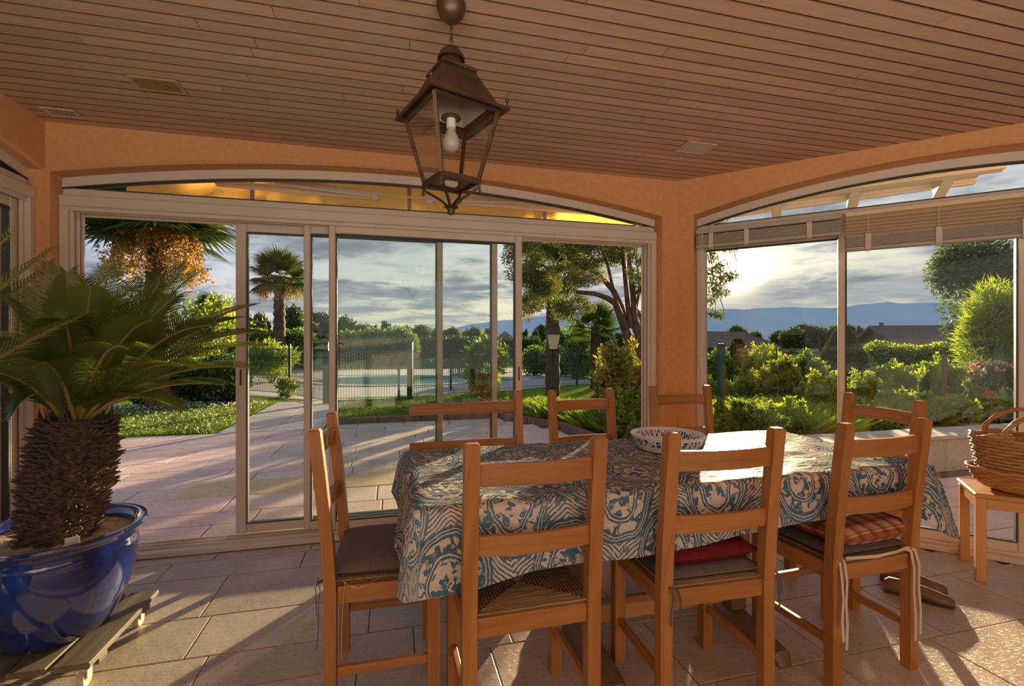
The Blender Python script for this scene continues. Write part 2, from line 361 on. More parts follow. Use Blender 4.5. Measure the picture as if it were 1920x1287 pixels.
def build_special_mats():
    # blue glazed pot
    m, nt = new_mat('cobalt_glaze'); t = NT(nt)
    n = t.noise(t.coord('obj', (1, 1, 0.7)), 4.5, 5, 0.6, 0.6)
    col = t.ramp(n, [(0.34, (0.006, 0.007, 0.045)), (0.52, (0.008, 0.018, 0.13)), (0.72, (0.012, 0.05, 0.26))])
    t.out(t.pbsdf(col, 0.10, 0, 0.7, t.bump(t.noise(t.coord('obj'), 10, 3), 0.05), 1.0)); M['glaze'] = m
    # printed oilcloth: medallions with rings, sprigs and chevrons
    m, nt = new_mat('blue_damask_oilcloth'); t = NT(nt)
    uv = t.n('ShaderNodeUVMap').outputs[0]
    wob = t.n('ShaderNodeTexNoise'); t.l(uv, wob.inputs['Vector']); wob.inputs['Scale'].default_value = 9; wob.inputs['Detail'].default_value = 2
    sub = t.n('ShaderNodeVectorMath', operation='SUBTRACT'); t.l(wob.outputs['Color'], sub.inputs[0]); sub.inputs[1].default_value = (0.5, 0.5, 0.5)
    sc = t.n('ShaderNodeVectorMath', operation='SCALE'); t.l(sub.outputs[0], sc.inputs[0]); sc.inputs['Scale'].default_value = 0.055
    ad = t.n('ShaderNodeVectorMath', operation='ADD'); t.l(uv, ad.inputs[0]); t.l(sc.outputs[0], ad.inputs[1])
    p = ad.outputs[0]
    sx = t.n('ShaderNodeSeparateXYZ'); t.l(p, sx.inputs[0])
    PX, PY = 0.37, 0.41
    def cell(off):
        a = t.math('SUBTRACT', t.math('FRACT', t.math('DIVIDE', t.math('ADD', sx.outputs[0], PX * off), PX)), 0.5)
        b = t.math('SUBTRACT', t.math('FRACT', t.math('DIVIDE', t.math('ADD', sx.outputs[1], PY * off), PY)), 0.5)
        r = t.math('SQRT', t.math('ADD', t.math('POWER', t.math('MULTIPLY', a, 1.0), 2.0), t.math('POWER', t.math('MULTIPLY', b, 0.86), 2.0)))
        return a, b, r
    a1, b1, r1 = cell(0.0); a2, b2, r2 = cell(0.5)
    r = t.math('MINIMUM', r1, r2)
    def band(x, c, w): return t.math('LESS_THAN', t.math('ABSOLUTE', t.math('SUBTRACT', x, c)), w)
    rings = t.math('MAXIMUM', t.math('MAXIMUM', band(r, 0.150, 0.009), band(r, 0.176, 0.007)), t.math('MAXIMUM', band(r, 0.262, 0.011), band(r, 0.290, 0.008)))
    rings = t.math('MAXIMUM', rings, band(r, 0.318, 0.012))
    vo = t.n('ShaderNodeTexVoronoi'); t.l(p, vo.inputs['Vector']); vo.inputs['Scale'].default_value = 30
    blob = t.math('LESS_THAN', t.noise(p, 38, 2, 0.5, 0.8), 0.48)
    dots = t.math('LESS_THAN', vo.outputs['Distance'], 0.33)
    inner = t.math('MULTIPLY', t.math('LESS_THAN', r, 0.135), blob)
    mid = t.math('MULTIPLY', band(r, 0.217, 0.036), t.math('MULTIPLY', blob, 1.0))
    # chevrons fill the gaps between medallions
    ch = t.math('ADD', t.math('ABSOLUTE', a1), t.math('MULTIPLY', b1, 1.2))
    chev = t.math('MULTIPLY', t.math('GREATER_THAN', r, 0.325), t.math('GREATER_THAN', t.math('SINE', t.math('MULTIPLY', ch, 125.0)), 0.15))
    sprig = t.math('MULTIPLY', t.math('GREATER_THAN', r, 0.325), t.math('MULTIPLY', dots, 0.8))
    ink = t.math('MAXIMUM', t.math('MAXIMUM', rings, inner), t.math('MAXIMUM', mid, t.math('MAXIMUM', chev, sprig)))
    wear = t.ramp(t.noise(p, 70, 3, 0.6), [(0.32, (0.55, 0.55, 0.55)), (0.46, (1, 1, 1))])
    ink = t.math('MULTIPLY', ink, wear)
    blue = t.ramp(t.noise(p, 5, 3), [(0.35, (0.022, 0.078, 0.125)), (0.7, (0.05, 0.14, 0.21))])
    cream = t.ramp(t.noise(p, 45, 3), [(0.3, (0.46, 0.38, 0.29)), (0.7, (0.58, 0.50, 0.41))])
    col = t.mix(ink, cream, blue)
    wr = t.noise(t.coord('obj', (1.0, 2.6, 1.0), (0, 0, 0.5)), 9, 4, 0.55, 1.2)
    nb = t.bump(wr, 0.45, 0.012)
    df = t.n('ShaderNodeBsdfDiffuse'); t.l(col, df.inputs[0]); t.l(nb, df.inputs['Normal'])
    gs = t.n('ShaderNodeBsdfGlossy'); gs.inputs['Roughness'].default_value = 0.38; t.l(nb, gs.inputs['Normal'])
    mx = t.n('ShaderNodeMixShader'); mx.inputs[0].default_value = 0.06; t.l(df.outputs[0], mx.inputs[1]); t.l(gs.outputs[0], mx.inputs[2])
    t.out(mx.outputs[0]); M['cloth'] = m
    # plaid
    m, nt = new_mat('rust_plaid_cotton'); t = NT(nt)
    s2 = t.n('ShaderNodeSeparateXYZ'); t.l(t.n('ShaderNodeTexCoord').outputs['Object'], s2.inputs[0])
    def stripes(x):
        f = t.math('FRACT', t.math('MULTIPLY', x, 15.0))
        return t.ramp(f, [(0.0, (1, 1, 1)), (0.36, (1, 1, 1)), (0.37, (0, 0, 0)), (0.44, (0, 0, 0)), (0.45, (0.8, 0.8, 0.8)), (0.50, (0.8, 0.8, 0.8)), (0.51, (0, 0, 0)), (0.95, (0.0, 0.0, 0.0))], 'CONSTANT')
    w = t.math('MULTIPLY', t.math('ADD', stripes(s2.outputs[0]), stripes(s2.outputs[1])), 0.5)
    col = t.ramp(w, [(0.0, (0.52, 0.36, 0.21)), (0.5, (0.36, 0.125, 0.06)), (1.0, (0.27, 0.05, 0.028))])
    t.out(t.pbsdf(col, 0.8, 0, 0.2, t.bump(t.noise(t.coord('obj'), 120, 2), 0.15))); M['plaid'] = m
    # blue motifs on the bowl
    m, nt = new_mat('bowl_glaze_with_blue_motifs'); t = NT(nt)
    s3 = t.n('ShaderNodeSeparateXYZ'); t.l(t.n('ShaderNodeTexCoord').outputs['Object'], s3.inputs[0])
    ang = t.math('ARCTAN2', s3.outputs[1], s3.outputs[0])
    cv = t.n('ShaderNodeCombineXYZ'); t.l(t.math('MULTIPLY', ang, 4.6), cv.inputs[0]); t.l(t.math('MULTIPLY', s3.outputs[2], 26.0), cv.inputs[1])
    nz = t.noise(cv.outputs[0], 2.6, 2, 0.5, 0.9)
    f = t.math('FRACT', t.math('MULTIPLY', ang, 5.4))
    gap = t.math('MULTIPLY', t.math('GREATER_THAN', f, 0.10), t.math('LESS_THAN', f, 0.88))
    bd = t.math('MULTIPLY', t.math('GREATER_THAN', s3.outputs[2], 0.026), t.math('LESS_THAN', s3.outputs[2], 0.055))
    k = t.math('MULTIPLY', t.math('MULTIPLY', t.math('GREATER_THAN', nz, 0.50), bd), gap)
    col = t.mix(k, (0.70, 0.67, 0.64, 1), (0.03, 0.055, 0.20, 1))
    t.out(t.pbsdf(col, 0.18, 0, 0.5)); M['bowl'] = m
build_special_mats()
# ------------------------------------------------------------------ mesh helpers
rng = np.random.default_rng(7)
random.seed(7)

def mesh_obj(name, verts, faces, m, parent=None, smooth=False, grain=None, angle=40):
    me = bpy.data.meshes.new(name)
    me.from_pydata([tuple(v) for v in verts], [], faces)
    return wrap(name, me, m, parent, smooth, grain, angle)

def wrap(name, me, m, parent=None, smooth=False, grain=None, angle=40):
    if m is not None: me.materials.append(M[m] if isinstance(m, str) else m)
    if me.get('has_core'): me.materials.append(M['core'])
    if smooth:
        me.polygons.foreach_set('use_smooth', [True] * len(me.polygons))
        if angle: me.set_sharp_from_angle(angle=math.radians(angle))
    if grain is not None:
        co = np.empty(len(me.vertices) * 3); me.vertices.foreach_get('co', co); co = co.reshape(-1, 3)
        li = np.empty(len(me.loops), dtype=np.int32); me.loops.foreach_get('vertex_index', li)
        if isinstance(grain, int):
            ax = [i for i in range(3) if i != grain]
            u = co[:, grain]; v = co[:, ax[0]] + 1.3 * co[:, ax[1]]
        else:
            g = np.array(grain[:3]); g = g / np.linalg.norm(g)
            h = np.cross(g, (0.31, 0.27, 0.91)); h /= np.linalg.norm(h); k = np.cross(g, h)
            u = co @ g; v = co @ h + 1.3 * (co @ k)
        uv = np.stack([u, v], 1)[li].ravel()
        lay = me.uv_layers.new(name='UVMap'); lay.data.foreach_set('uv', uv)
    o = bpy.data.objects.new(name, me); put(o)
    if parent is not None: o.parent = parent
    return o

class MB:
    def __init__(s): s.v = []; s.f = []
    def add(s, vs, fs):
        k = len(s.v); s.v.extend([Vector(v) for v in vs]); s.f.extend([tuple(i + k for i in f) for f in fs])
    def box(s, c, size, b=0.0, ax=None):
        """box at c with full sizes; ax = three axis vectors; b = chamfer"""
        c = Vector(c); h = [x / 2 for x in size]
        ax = ax or (Vector((1, 0, 0)), Vector((0, 1, 0)), Vector((0, 0, 1)))
        P = lambda q: c + ax[0] * q[0] + ax[1] * q[1] + ax[2] * q[2]
        if b <= 0:
            vs = [P((h[0] * i, h[1] * j, h[2] * k)) for i in (-1, 1) for j in (-1, 1) for k in (-1, 1)]
            s.add(vs, [(0, 1, 3, 2), (4, 6, 7, 5), (0, 4, 5, 1), (2, 3, 7, 6), (0, 2, 6, 4), (1, 5, 7, 3)]); return
        b = min(b, min(h) * 0.9)
        idx = {}; vs = []
        for i in (-1, 1):
            for j in (-1, 1):
                for k in (-1, 1):
                    for a in range(3):
                        q = [i * h[0], j * h[1], k * h[2]]; sg = (i, j, k)
                        for t in range(3):
                            if t != a: q[t] -= sg[t] * b
                        idx[(i, j, k, a)] = len(vs); vs.append(Vector(q))
        fs = []
        def sg(a, sa, b_, sb, c_, sc): 
            r = [0, 0, 0]; r[a] = sa; r[b_] = sb; r[c_] = sc; return tuple(r)
        for a in range(3):
            b_, c_ = (a + 1) % 3, (a + 2) % 3
            for sa in (-1, 1):
                fs.append([idx[sg(a, sa, b_, p, c_, q) + (a,)] for p, q in ((-1, -1), (1, -1), (1, 1), (-1, 1))])
            for sa in (-1, 1):
                for sb in (-1, 1):
                    fs.append([idx[sg(a, sa, b_, sb, c_, -1) + (a,)], idx[sg(a, sa, b_, sb, c_, 1) + (a,)], idx[sg(a, sa, b_, sb, c_, 1) + (b_,)], idx[sg(a, sa, b_, sb, c_, -1) + (b_,)]])
        for i in (-1, 1):
            for j in (-1, 1):
                for k in (-1, 1): fs.append([idx[(i, j, k, a)] for a in range(3)])
        out = []
        for f in fs:
            p = [vs[i] for i in f]; n = (p[1] - p[0]).cross(p[2] - p[0]); m_ = sum(p, Vector()) / len(p)
            out.append(tuple(f) if n.dot(m_) >= 0 else tuple(reversed(f)))
        s.add([P(q) for q in vs], out)
    def bar(s, p, q, w, t, b=0.0, up=Z):
        """rectangular bar from p to q, w across, t along up"""
        p = Vector(p); q = Vector(q); d = (q - p); L_ = d.length; d.normalize()
        x = d.cross(up); 
        if x.length < 1e-5: x = d.cross(Vector((0, 1, 0)))
        x.normalize(); y = x.cross(d)
        s.box((p + q) / 2, (L_, w, t), b, (d, x, y))
    def tube(s, pts, rad, n=8, cap=True, flat=1.0):
        pts = [Vector(p) for p in pts]
        if not isinstance(rad, (list, tuple)): rad = [rad] * len(pts)
        rings = []; prev = None
        for i, p in enumerate(pts):
            d = (pts[min(i + 1, len(pts) - 1)] - pts[max(i - 1, 0)])
            if d.length < 1e-9: d = Vector((0, 0, 1))
            d.normalize()
            if prev is None:
                x = d.cross(Z) if abs(d.z) < 0.95 else d.cross(Vector((0, 1, 0)))
            else: x = prev - d * prev.dot(d)
            x.normalize(); prev = x; y = d.cross(x)
            rings.append([p + (x * math.cos(a) + y * math.sin(a) * flat) * rad[i] for a in [2 * PI * k / n for k in range(n)]])
        vs = [v for r in rings for v in r]; fs = []
        for i in range(len(pts) - 1):
            for k in range(n):
                a, b = i * n + k, i * n + (k + 1) % n
                fs.append((a, b, b + n, a + n))
        if cap: fs.append(tuple(reversed(range(n)))); fs.append(tuple((len(pts) - 1) * n + k for k in range(n)))
        s.add(vs, fs)
    def lathe(s, prof, n=32, c=(0, 0, 0), close=False, sx=1.0, sy=1.0, wob=None):
        c = Vector(c); vs = []; fs = []
        for i, (r, z) in enumerate(prof):
            for k in range(n):
                a = 2 * PI * k / n
                rr = r * (wob(a, i) if wob else 1)
                vs.append(c + Vector((rr * sx * math.cos(a), rr * sy * math.sin(a), z)))
        m = len(prof)
        for i in range(m - 1 if not close else m):
            for k in range(n):
                a, b = i * n + k, i * n + (k + 1) % n; j = ((i + 1) % m - i) * n
                fs.append((a, b, b + j, a + j))
        s.add(vs, fs)
    def sphere(s, c, r, nu=14, nv=8, sc=(1, 1, 1)):
        c = Vector(c)
        vs = [c + Vector((0, 0, -r * sc[2]))]; fs = []
        for i in range(1, nv):
            t = -PI / 2 + PI * i / nv
            for k in range(nu):
                a = 2 * PI * k / nu
                vs.append(c + Vector((r * sc[0] * math.cos(t) * math.cos(a), r * sc[1] * math.cos(t) * math.sin(a), r * sc[2] * math.sin(t))))
        vs.append(c + Vector((0, 0, r * sc[2]))); e = len(vs) - 1
        for k in range(nu):
            fs.append((0, 1 + (k + 1) % nu, 1 + k))
            for i in range(nv - 2):
                a = 1 + i * nu + k; b = 1 + i * nu + (k + 1) % nu; fs.append((a, b, b + nu, a + nu))
            fs.append((e, 1 + (nv - 2) * nu + k, 1 + (nv - 2) * nu + (k + 1) % nu))
        s.add(vs, fs)
    def rings(s, rows, closed=True):
        """skin a list of equal-length rings"""
        n = len(rows[0]); vs = [v for r in rows for v in r]; fs = []
        for i in range(len(rows) - 1):
            for k in range(n if closed else n - 1):
                a, b = i * n + k, i * n + (k + 1) % n; fs.append((a, b, b + n, a + n))
        s.add(vs, fs)
    def poly(s, vs): s.add(vs, [tuple(range(len(vs)))])
    def build(s, name, m, parent=None, smooth=False, grain=None, angle=40):
        return mesh_obj(name, s.v, s.f, m, parent, smooth, grain, angle)

def tag(o, label=None, cat=None, group=None, kind=None):
    if label: o['label'] = label
    if cat: o['category'] = cat
    if group: o['group'] = group
    if kind: o['kind'] = kind
    return o
def empty(name, loc=(0, 0, 0), rz=0.0):
    o = put(bpy.data.objects.new(name, None)); o.location = loc; o.rotation_euler = (0, 0, rz); o.empty_display_size = 0.1
    return o
def thing(name, label, cat, loc=(0, 0, 0), rz=0.0, group=None):
    return tag(empty(name, loc, rz), label, cat, group)
def structure(o): o['kind'] = 'structure'; return o
def stuff(o): o['kind'] = 'stuff'; return o
def copy_tree(o, parent=None):
    c = o.copy(); COL.objects.link(c)
    if parent is not None: c.parent = parent
    for ch in list(o.children): copy_tree(ch, c)
    return c

# ---- leaves: N folded rhombi in one mesh
def leaf_arrays(pts, size, dirs=None, width=0.45, r=rng):
    n = len(pts); pts = np.asarray(pts)
    if dirs is None: dirs = r.normal(size=(n, 3))
    d = dirs / (np.linalg.norm(dirs, axis=1, keepdims=True) + 1e-9)
    q = r.normal(size=(n, 3)); w = np.cross(d, q); w /= (np.linalg.norm(w, axis=1, keepdims=True) + 1e-9)
    nn = np.cross(d, w)
    L_ = (np.asarray(size) * r.uniform(0.6, 1.3, n))[:, None]
    a = pts; tip = pts + d * L_ - nn * L_ * 0.12
    m = pts + d * L_ * 0.45 + nn * L_ * 0.08
    l = m + w * L_ * width * 0.5; rr = m - w * L_ * width * 0.5
    V = np.stack([a, l, tip, rr], 1).reshape(-1, 3)
    i = np.arange(n) * 4
    Fq = np.stack([i, i + 1, i + 2, i + 3], 1)
    return V, Fq
def quads_mesh(name, V, Fq, extra=None):
    """numpy quads (n,4) plus an optional (verts, faces) core"""
    me = bpy.data.meshes.new(name)
    if extra is not None:
        ev, ef = extra; k = len(V)
        V = np.concatenate([V, np.asarray(ev, dtype=float)]); sizes = [4] * len(Fq) + [len(f) for f in ef]
        loops = np.concatenate([Fq.ravel(), np.array([i + k for f in ef for i in f], dtype=int)])
    else: sizes = [4] * len(Fq); loops = Fq.ravel()
    me.vertices.add(len(V)); me.vertices.foreach_set('co', np.ascontiguousarray(V, dtype=np.float32).ravel())
    me.loops.add(len(loops)); me.loops.foreach_set('vertex_index', loops.astype(np.int32))
    me.polygons.add(len(sizes))
    st = np.concatenate([[0], np.cumsum(sizes)[:-1]]).astype(np.int32)
    me.polygons.foreach_set('loop_start', st); 
    if extra is not None: me.polygons.foreach_set('material_index', np.array([0] * len(Fq) + [1] * len(extra[1]), dtype=np.int32)); me['has_core'] = 1
    me.update(calc_edges=True); me.validate()
    return me
def blob_points(blobs, n, r=rng, inner=0.55):
    """points in a list of ellipsoids ((x,y,z),(rx,ry,rz)), thicker near their skins"""
    vol = np.array([b[1][0] * b[1][1] * b[1][2] for b in blobs]) ** 0.7; k = r.choice(len(blobs), n, p=vol / vol.sum())
    C = np.array([b[0] for b in blobs], dtype=float)[k]; R = np.array([b[1] for b in blobs], dtype=float)[k]
    d = r.normal(size=(n, 3)); d /= np.linalg.norm(d, axis=1, keepdims=True)
    rad = inner + (1 - inner) * r.uniform(0, 1, n) ** 0.6
    return C + d * R * rad[:, None], d
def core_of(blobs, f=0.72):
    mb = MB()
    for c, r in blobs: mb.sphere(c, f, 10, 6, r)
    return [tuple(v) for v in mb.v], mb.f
def foliage(name, blobs, n, size, m, parent=None, width=0.45, core=0.72, inner=0.6, outward=0.8, r=rng, up=0.3):
    p, d = blob_points(blobs, n, r, inner)
    dirs = d * outward + r.normal(size=d.shape) * 0.6 + np.array([0, 0, up])
    V, Fq = leaf_arrays(p, size, dirs, width, r)
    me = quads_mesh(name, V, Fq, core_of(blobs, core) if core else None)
    o = wrap(name, me, m, parent); stuff(o); return o
def rand_blobs(c, rad, n, sub=0.5, r=rng):
    c = np.array(c, dtype=float); rad = np.array(rad, dtype=float); out = []
    for i in range(n):
        d = r.normal(size=3); d /= np.linalg.norm(d); d[2] = abs(d[2]) if r.uniform() < 0.55 else d[2]
        k = r.uniform(0.75, 1.2) * sub
        out.append((tuple(c + d * rad * (1 - sub * 0.85)), tuple(rad * k)))
    return out
# ------------------------------------------------------------------ the room
OPB = (0.012, 3.752); SPRING = 2.185; APEX = 2.358; TH = 0.25
OPR = (0.116, 2.85)
def arch_z(s, s0, s1, off=0.0):
    c, hw = (s0 + s1) / 2, (s1 - s0) / 2
    rise = APEX - SPRING; Rr = (hw * hw + rise * rise) / (2 * rise)
    x = min(abs(s - c), hw)
    return APEX - Rr + math.sqrt(max(Rr * Rr - x * x, 0)) - off
def arch_wall(name, W, length, s0, s1, e0, e1):
    mb = MB(); K = 28; ch = 0.014
    ss = [s0 + (s1 - s0) * i / K for i in range(K + 1)]
    def face(v, a, b, d):
        mb.poly([W(a, v, 0), W(s0 - d, v, 0), W(s0 - d, v, CEIL + 0.02), W(a, v, CEIL + 0.02)])
        mb.poly([W(s1 + d, v, 0), W(b, v, 0), W(b, v, CEIL + 0.02), W(s1 + d, v, CEIL + 0.02)])
        q = [s0 - d] + ss[1:-1] + [s1 + d]
        zz = [arch_z(x, s0, s1) + d for x in ss]
        for i in range(K): mb.poly([W(q[i], v, zz[i]), W(q[i + 1], v, zz[i + 1]), W(q[i + 1], v, CEIL + 0.02), W(q[i], v, CEIL + 0.02)])
        return q, zz
    q, zz = face(0, 0, length, ch); face(TH, e0, length + e1, 0)
    z2 = [arch_z(x, s0, s1) for x in ss]
    for i in range(K):
        mb.poly([W(q[i], 0, zz[i]), W(ss[i], ch, z2[i]), W(ss[i + 1], ch, z2[i + 1]), W(q[i + 1], 0, zz[i + 1])])
        mb.poly([W(ss[i], ch, z2[i]), W(ss[i], TH, z2[i]), W(ss[i + 1], TH, z2[i + 1]), W(ss[i + 1], ch, z2[i + 1])])
    for a, b, zt in ((s0, s0 - ch, SPRING), (s1, s1 + ch, SPRING)):
        mb.poly([W(b, 0, 0), W(a, ch, 0), W(a, ch, zt), W(b, 0, zt + ch)]); mb.poly([W(a, ch, 0), W(a, TH, 0), W(a, TH, zt), W(a, ch, zt)])
    for a, b in ((0, e0), (length, length + e1)): mb.poly([W(a, 0, 0), W(b, TH, 0), W(b, TH, CEIL + .02), W(a, 0, CEIL + .02)])
    return structure(mb.build(name, 'plaster'))
arch_wall('wall_back', WB, WLEN, OPB[0], OPB[1], -0.25, 0.104)
arch_wall('wall_right', WR, RLEN, OPR[0], OPR[1], -0.104, 0.104)
arch_wall('wall_left', WL, 4.2, OPB[0], OPB[1], -0.02, 0.0)
def plain_wall(name, p, q, th=0.2, m='cream_wall'):
    mb = MB(); p = Vector(p); q = Vector(q); d = (q - p).normalized(); n = Vector((d.y, -d.x, 0))
    mb.box((p + q) / 2 + n * th / 2 + Z * 1.235, ((q - p).length, th, 2.47), 0, (d, n, Z)); return structure(mb.build(name, m))
RE = RC + UR * RLEN
plain_wall('wall_far_right', RE + NV * 0.02, RE - NV * 4.5, -0.2, 'plaster')
plain_wall('wall_behind', WL(6.0, 0), RE - NV * 4.5 + U * 0.0 - Vector((0, 0, 0)), 0.2)
plain_wall('wall_left_house', WL(4.2, 0), WL(6.0, 0), 0.2)

# --- ceiling of narrow boards
def slab(name, pts, z0, z1, m):
    mb = MB(); n = len(pts); lo = [Vector((p.x, p.y, z0)) for p in pts]; hi = [Vector((p.x, p.y, z1)) for p in pts]
    mb.add(lo + hi, [tuple(reversed(range(n))), tuple(range(n, 2 * n))] + [(i, (i + 1) % n, (i + 1) % n + n, i + n) for i in range(n)])
    return mb.build(name, m)
room_poly = [WL(6.0, 0.0), WL(0, 0), RC, RE, RE - NV * 4.5]
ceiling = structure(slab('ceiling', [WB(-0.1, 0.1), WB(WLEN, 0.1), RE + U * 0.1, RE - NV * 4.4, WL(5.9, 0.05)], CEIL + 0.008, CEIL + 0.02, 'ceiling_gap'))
roof = structure(slab('roof', [WB(-0.25, 0.25), WB(WLEN + 0.1, 0.25), RE + UR * 0.25 + NR * 0.25, RE - NV * 4.7 + U * 0.25, WL(6.2, 0.25)], CEIL + 0.021, CEIL + 0.30, 'plaster'))
W_PL, GAP = 0.0705, 0.008
def s_right(v):                                # where the right wall cuts a line parallel to the back wall
    return WLEN - v if v > -2.1 else WLEN + 2.1
for i in range(46):
    v1 = -i * W_PL; v0 = v1 - W_PL + GAP
    s_end = s_right(v0) + 0.06; s = -0.03; j = random.uniform(0.4, 1.9)
    while s < s_end:
        e = min(j, s_end)
        if e - s > 0.02:
            mb = MB(); zl, zh, c = CEIL, CEIL + 0.0085, 0.0010
            q = [(s + .0006, v0), (e - .0006, v0), (e - .0006, v1), (s + .0006, v1)]
            q2 = [(s + .0012, v0 + c), (e - .0012, v0 + c), (e - .0012, v1 - c), (s + .0012, v1 - c)]
            up = [WB(a, b, zh) for a, b in q]; md = [WB(a, b, zl + c) for a, b in q]; dn = [WB(a, b, zl) for a, b in q2]
            mb.add(up + md + dn, [(11, 10, 9, 8)] + [(k, (k + 1) % 4, (k + 1) % 4 + 4, k + 4) for k in range(4)] + [(k + 4, (k + 1) % 4 + 4, (k + 1) % 4 + 8, k + 8) for k in range(4)])
            pk = mb.build('plank', 'ceiling', ceiling, grain=tuple(U)); pk.data.materials.append(M['ceiling_gap']); pk.data.polygons.foreach_set('material_index', [0] + [1] * 8)  # edges coloured dark because the fill light brightens the grooves
        s = e; j = e + random.uniform(1.1, 2.4)

# --- stone floor
floor = structure(slab('floor', [WB(-0.2, 0.2), WB(WLEN + 0.08, 0.2), RE + UR * 0.2 + NR * 0.2, RE - NV * 4.6, WL(6.1, 0.1)], -0.12, -0.005, 'grout'))
def tile_at(name, a, b, v0, v1, ztop, m, parent, W=WB, gap=0.004, depth=0.02, c=0.003, clip=None):
    a += gap / 2; b -= gap / 2; v0 += gap / 2; v1 -= gap / 2
    if b - a < 0.03: return
    dz = random.uniform(-0.0008, 0.0008)
    q = [(a, v0), (b, v0), (b, v1), (a, v1)]; q2 = [(a + c, v0 + c), (b - c, v0 + c), (b - c, v1 - c), (a + c, v1 - c)]
    lo = [W(x, y, ztop - depth) for x, y in q]; md = [W(x, y, ztop - c * .7 + dz) for x, y in q]; tp = [W(x, y, ztop + dz) for x, y in q2]
    mb = MB(); mb.add(lo + md + tp, [(8, 9, 10, 11)] + [(k, (k + 1) % 4, (k + 1) % 4 + 4, k + 4) for k in range(4)] + [(k + 4, (k + 1) % 4 + 4, (k + 1) % 4 + 8, k + 8) for k in range(4)])
    return mb.build(name, m, parent)
v = 0.06; widths = [0.10, 0.22, 0.405, 0.31, 0.22, 0.40, 0.31, 0.22, 0.40, 0.31, 0.22, 0.40]
first = [0.30, 0.62, 0.36, 0.22, 0.50, 0.28, 0.44, 0.1, 0.3, 0.5, 0.2, 0.4]
for w_, f0 in zip(widths, first):
    v0 = v - w_; s = -0.05; e = f0
    end = s_right(v0) + 0.10
    while s < end:
        e2 = min(e, end); tile_at('tile', s, e2, v0, v, 0.0, 'tile', floor)
        s = e2; e = s + random.choice([0.40, 0.52, 0.61, 0.61, 0.70, 0.80])
    v = v0

# --- windows
def arch_frame(mb, W, s0, s1, v0, v1, w=0.062):
    K = 28; rows = []
    for i in range(K + 1):
        s = s0 + (s1 - s0) * i / K
        zo = arch_z(s, s0, s1) + 0.004; zi = max(zo - w, 2.13 - 0.002)
        rows.append([W(s, v0, zo), W(s, v0, zi), W(s, v1, zi), W(s, v1, zo)])
    mb.rings(rows)
    mb.poly(rows[0]); mb.poly(rows[-1])
def wbox(mb, W, s0, s1, v0, v1, z0, z1, b=0.0):
    o = W(0, 0, 0); ax = ((W(1, 0, 0) - o), (W(0, 1, 0) - o), Z)
    mb.box(W((s0 + s1) / 2, (v0 + v1) / 2, (z0 + z1) / 2), (abs(s1 - s0), abs(v1 - v0), abs(z1 - z0)), b, ax)
def make_sash(win, W, s0, s1, v, z0, z1, wl=0.05, wr=0.05, t=0.034, rail=0.058, handle=None, gl='glass'):
    mb = MB()
    wbox(mb, W, s0, s0 + wl, v - t / 2, v + t / 2, z0, z1, 0.006); wbox(mb, W, s1 - wr, s1, v - t / 2, v + t / 2, z0, z1, 0.006)
    wbox(mb, W, s0 + wl, s1 - wr, v - t / 2 + .003, v + t / 2 - .003, z0, z0 + rail, 0.004); wbox(mb, W, s0 + wl, s1 - wr, v - t / 2 + .003, v + t / 2 - .003, z1 - rail, z1, 0.004)
    sash = mb.build('sash', 'pvc', win)
    g = MB(); a, b = s0 + wl, s1 - wr; k = 0.008
    for p in ((a, a + k, z0 + rail, z1 - rail), (b - k, b, z0 + rail, z1 - rail), (a + k, b - k, z0 + rail, z0 + rail + k), (a + k, b - k, z1 - rail - k, z1 - rail)):
        wbox(g, W, p[0], p[1], v - t / 2 + .001, v + t / 2 - .001, p[2], p[3])
    g.build('gasket', 'gasket', sash)
    pn = MB(); pn.poly([W(a + k, v, z0 + rail + k), W(b - k, v, z0 + rail + k), W(b - k, v, z1 - rail - k), W(a + k, v, z1 - rail - k)])
    pn.build('pane', gl, sash)
    if handle is not None:
        hs = s0 + wl / 2 if handle < 0 else s1 - wr / 2
        h = MB(); wbox(h, W, hs - .014, hs + .014, v - t / 2 - .004, v - t / 2, .93, 1.14, .003); hd = h.build('handle', 'pvc', sash)
        h = MB(); wbox(h, W, hs - .005, hs + .005, v - t / 2 - .006, v - t / 2 - .004, .985, 1.085, 0); h.build('latch_slot', 'slot', sash)
    return sash
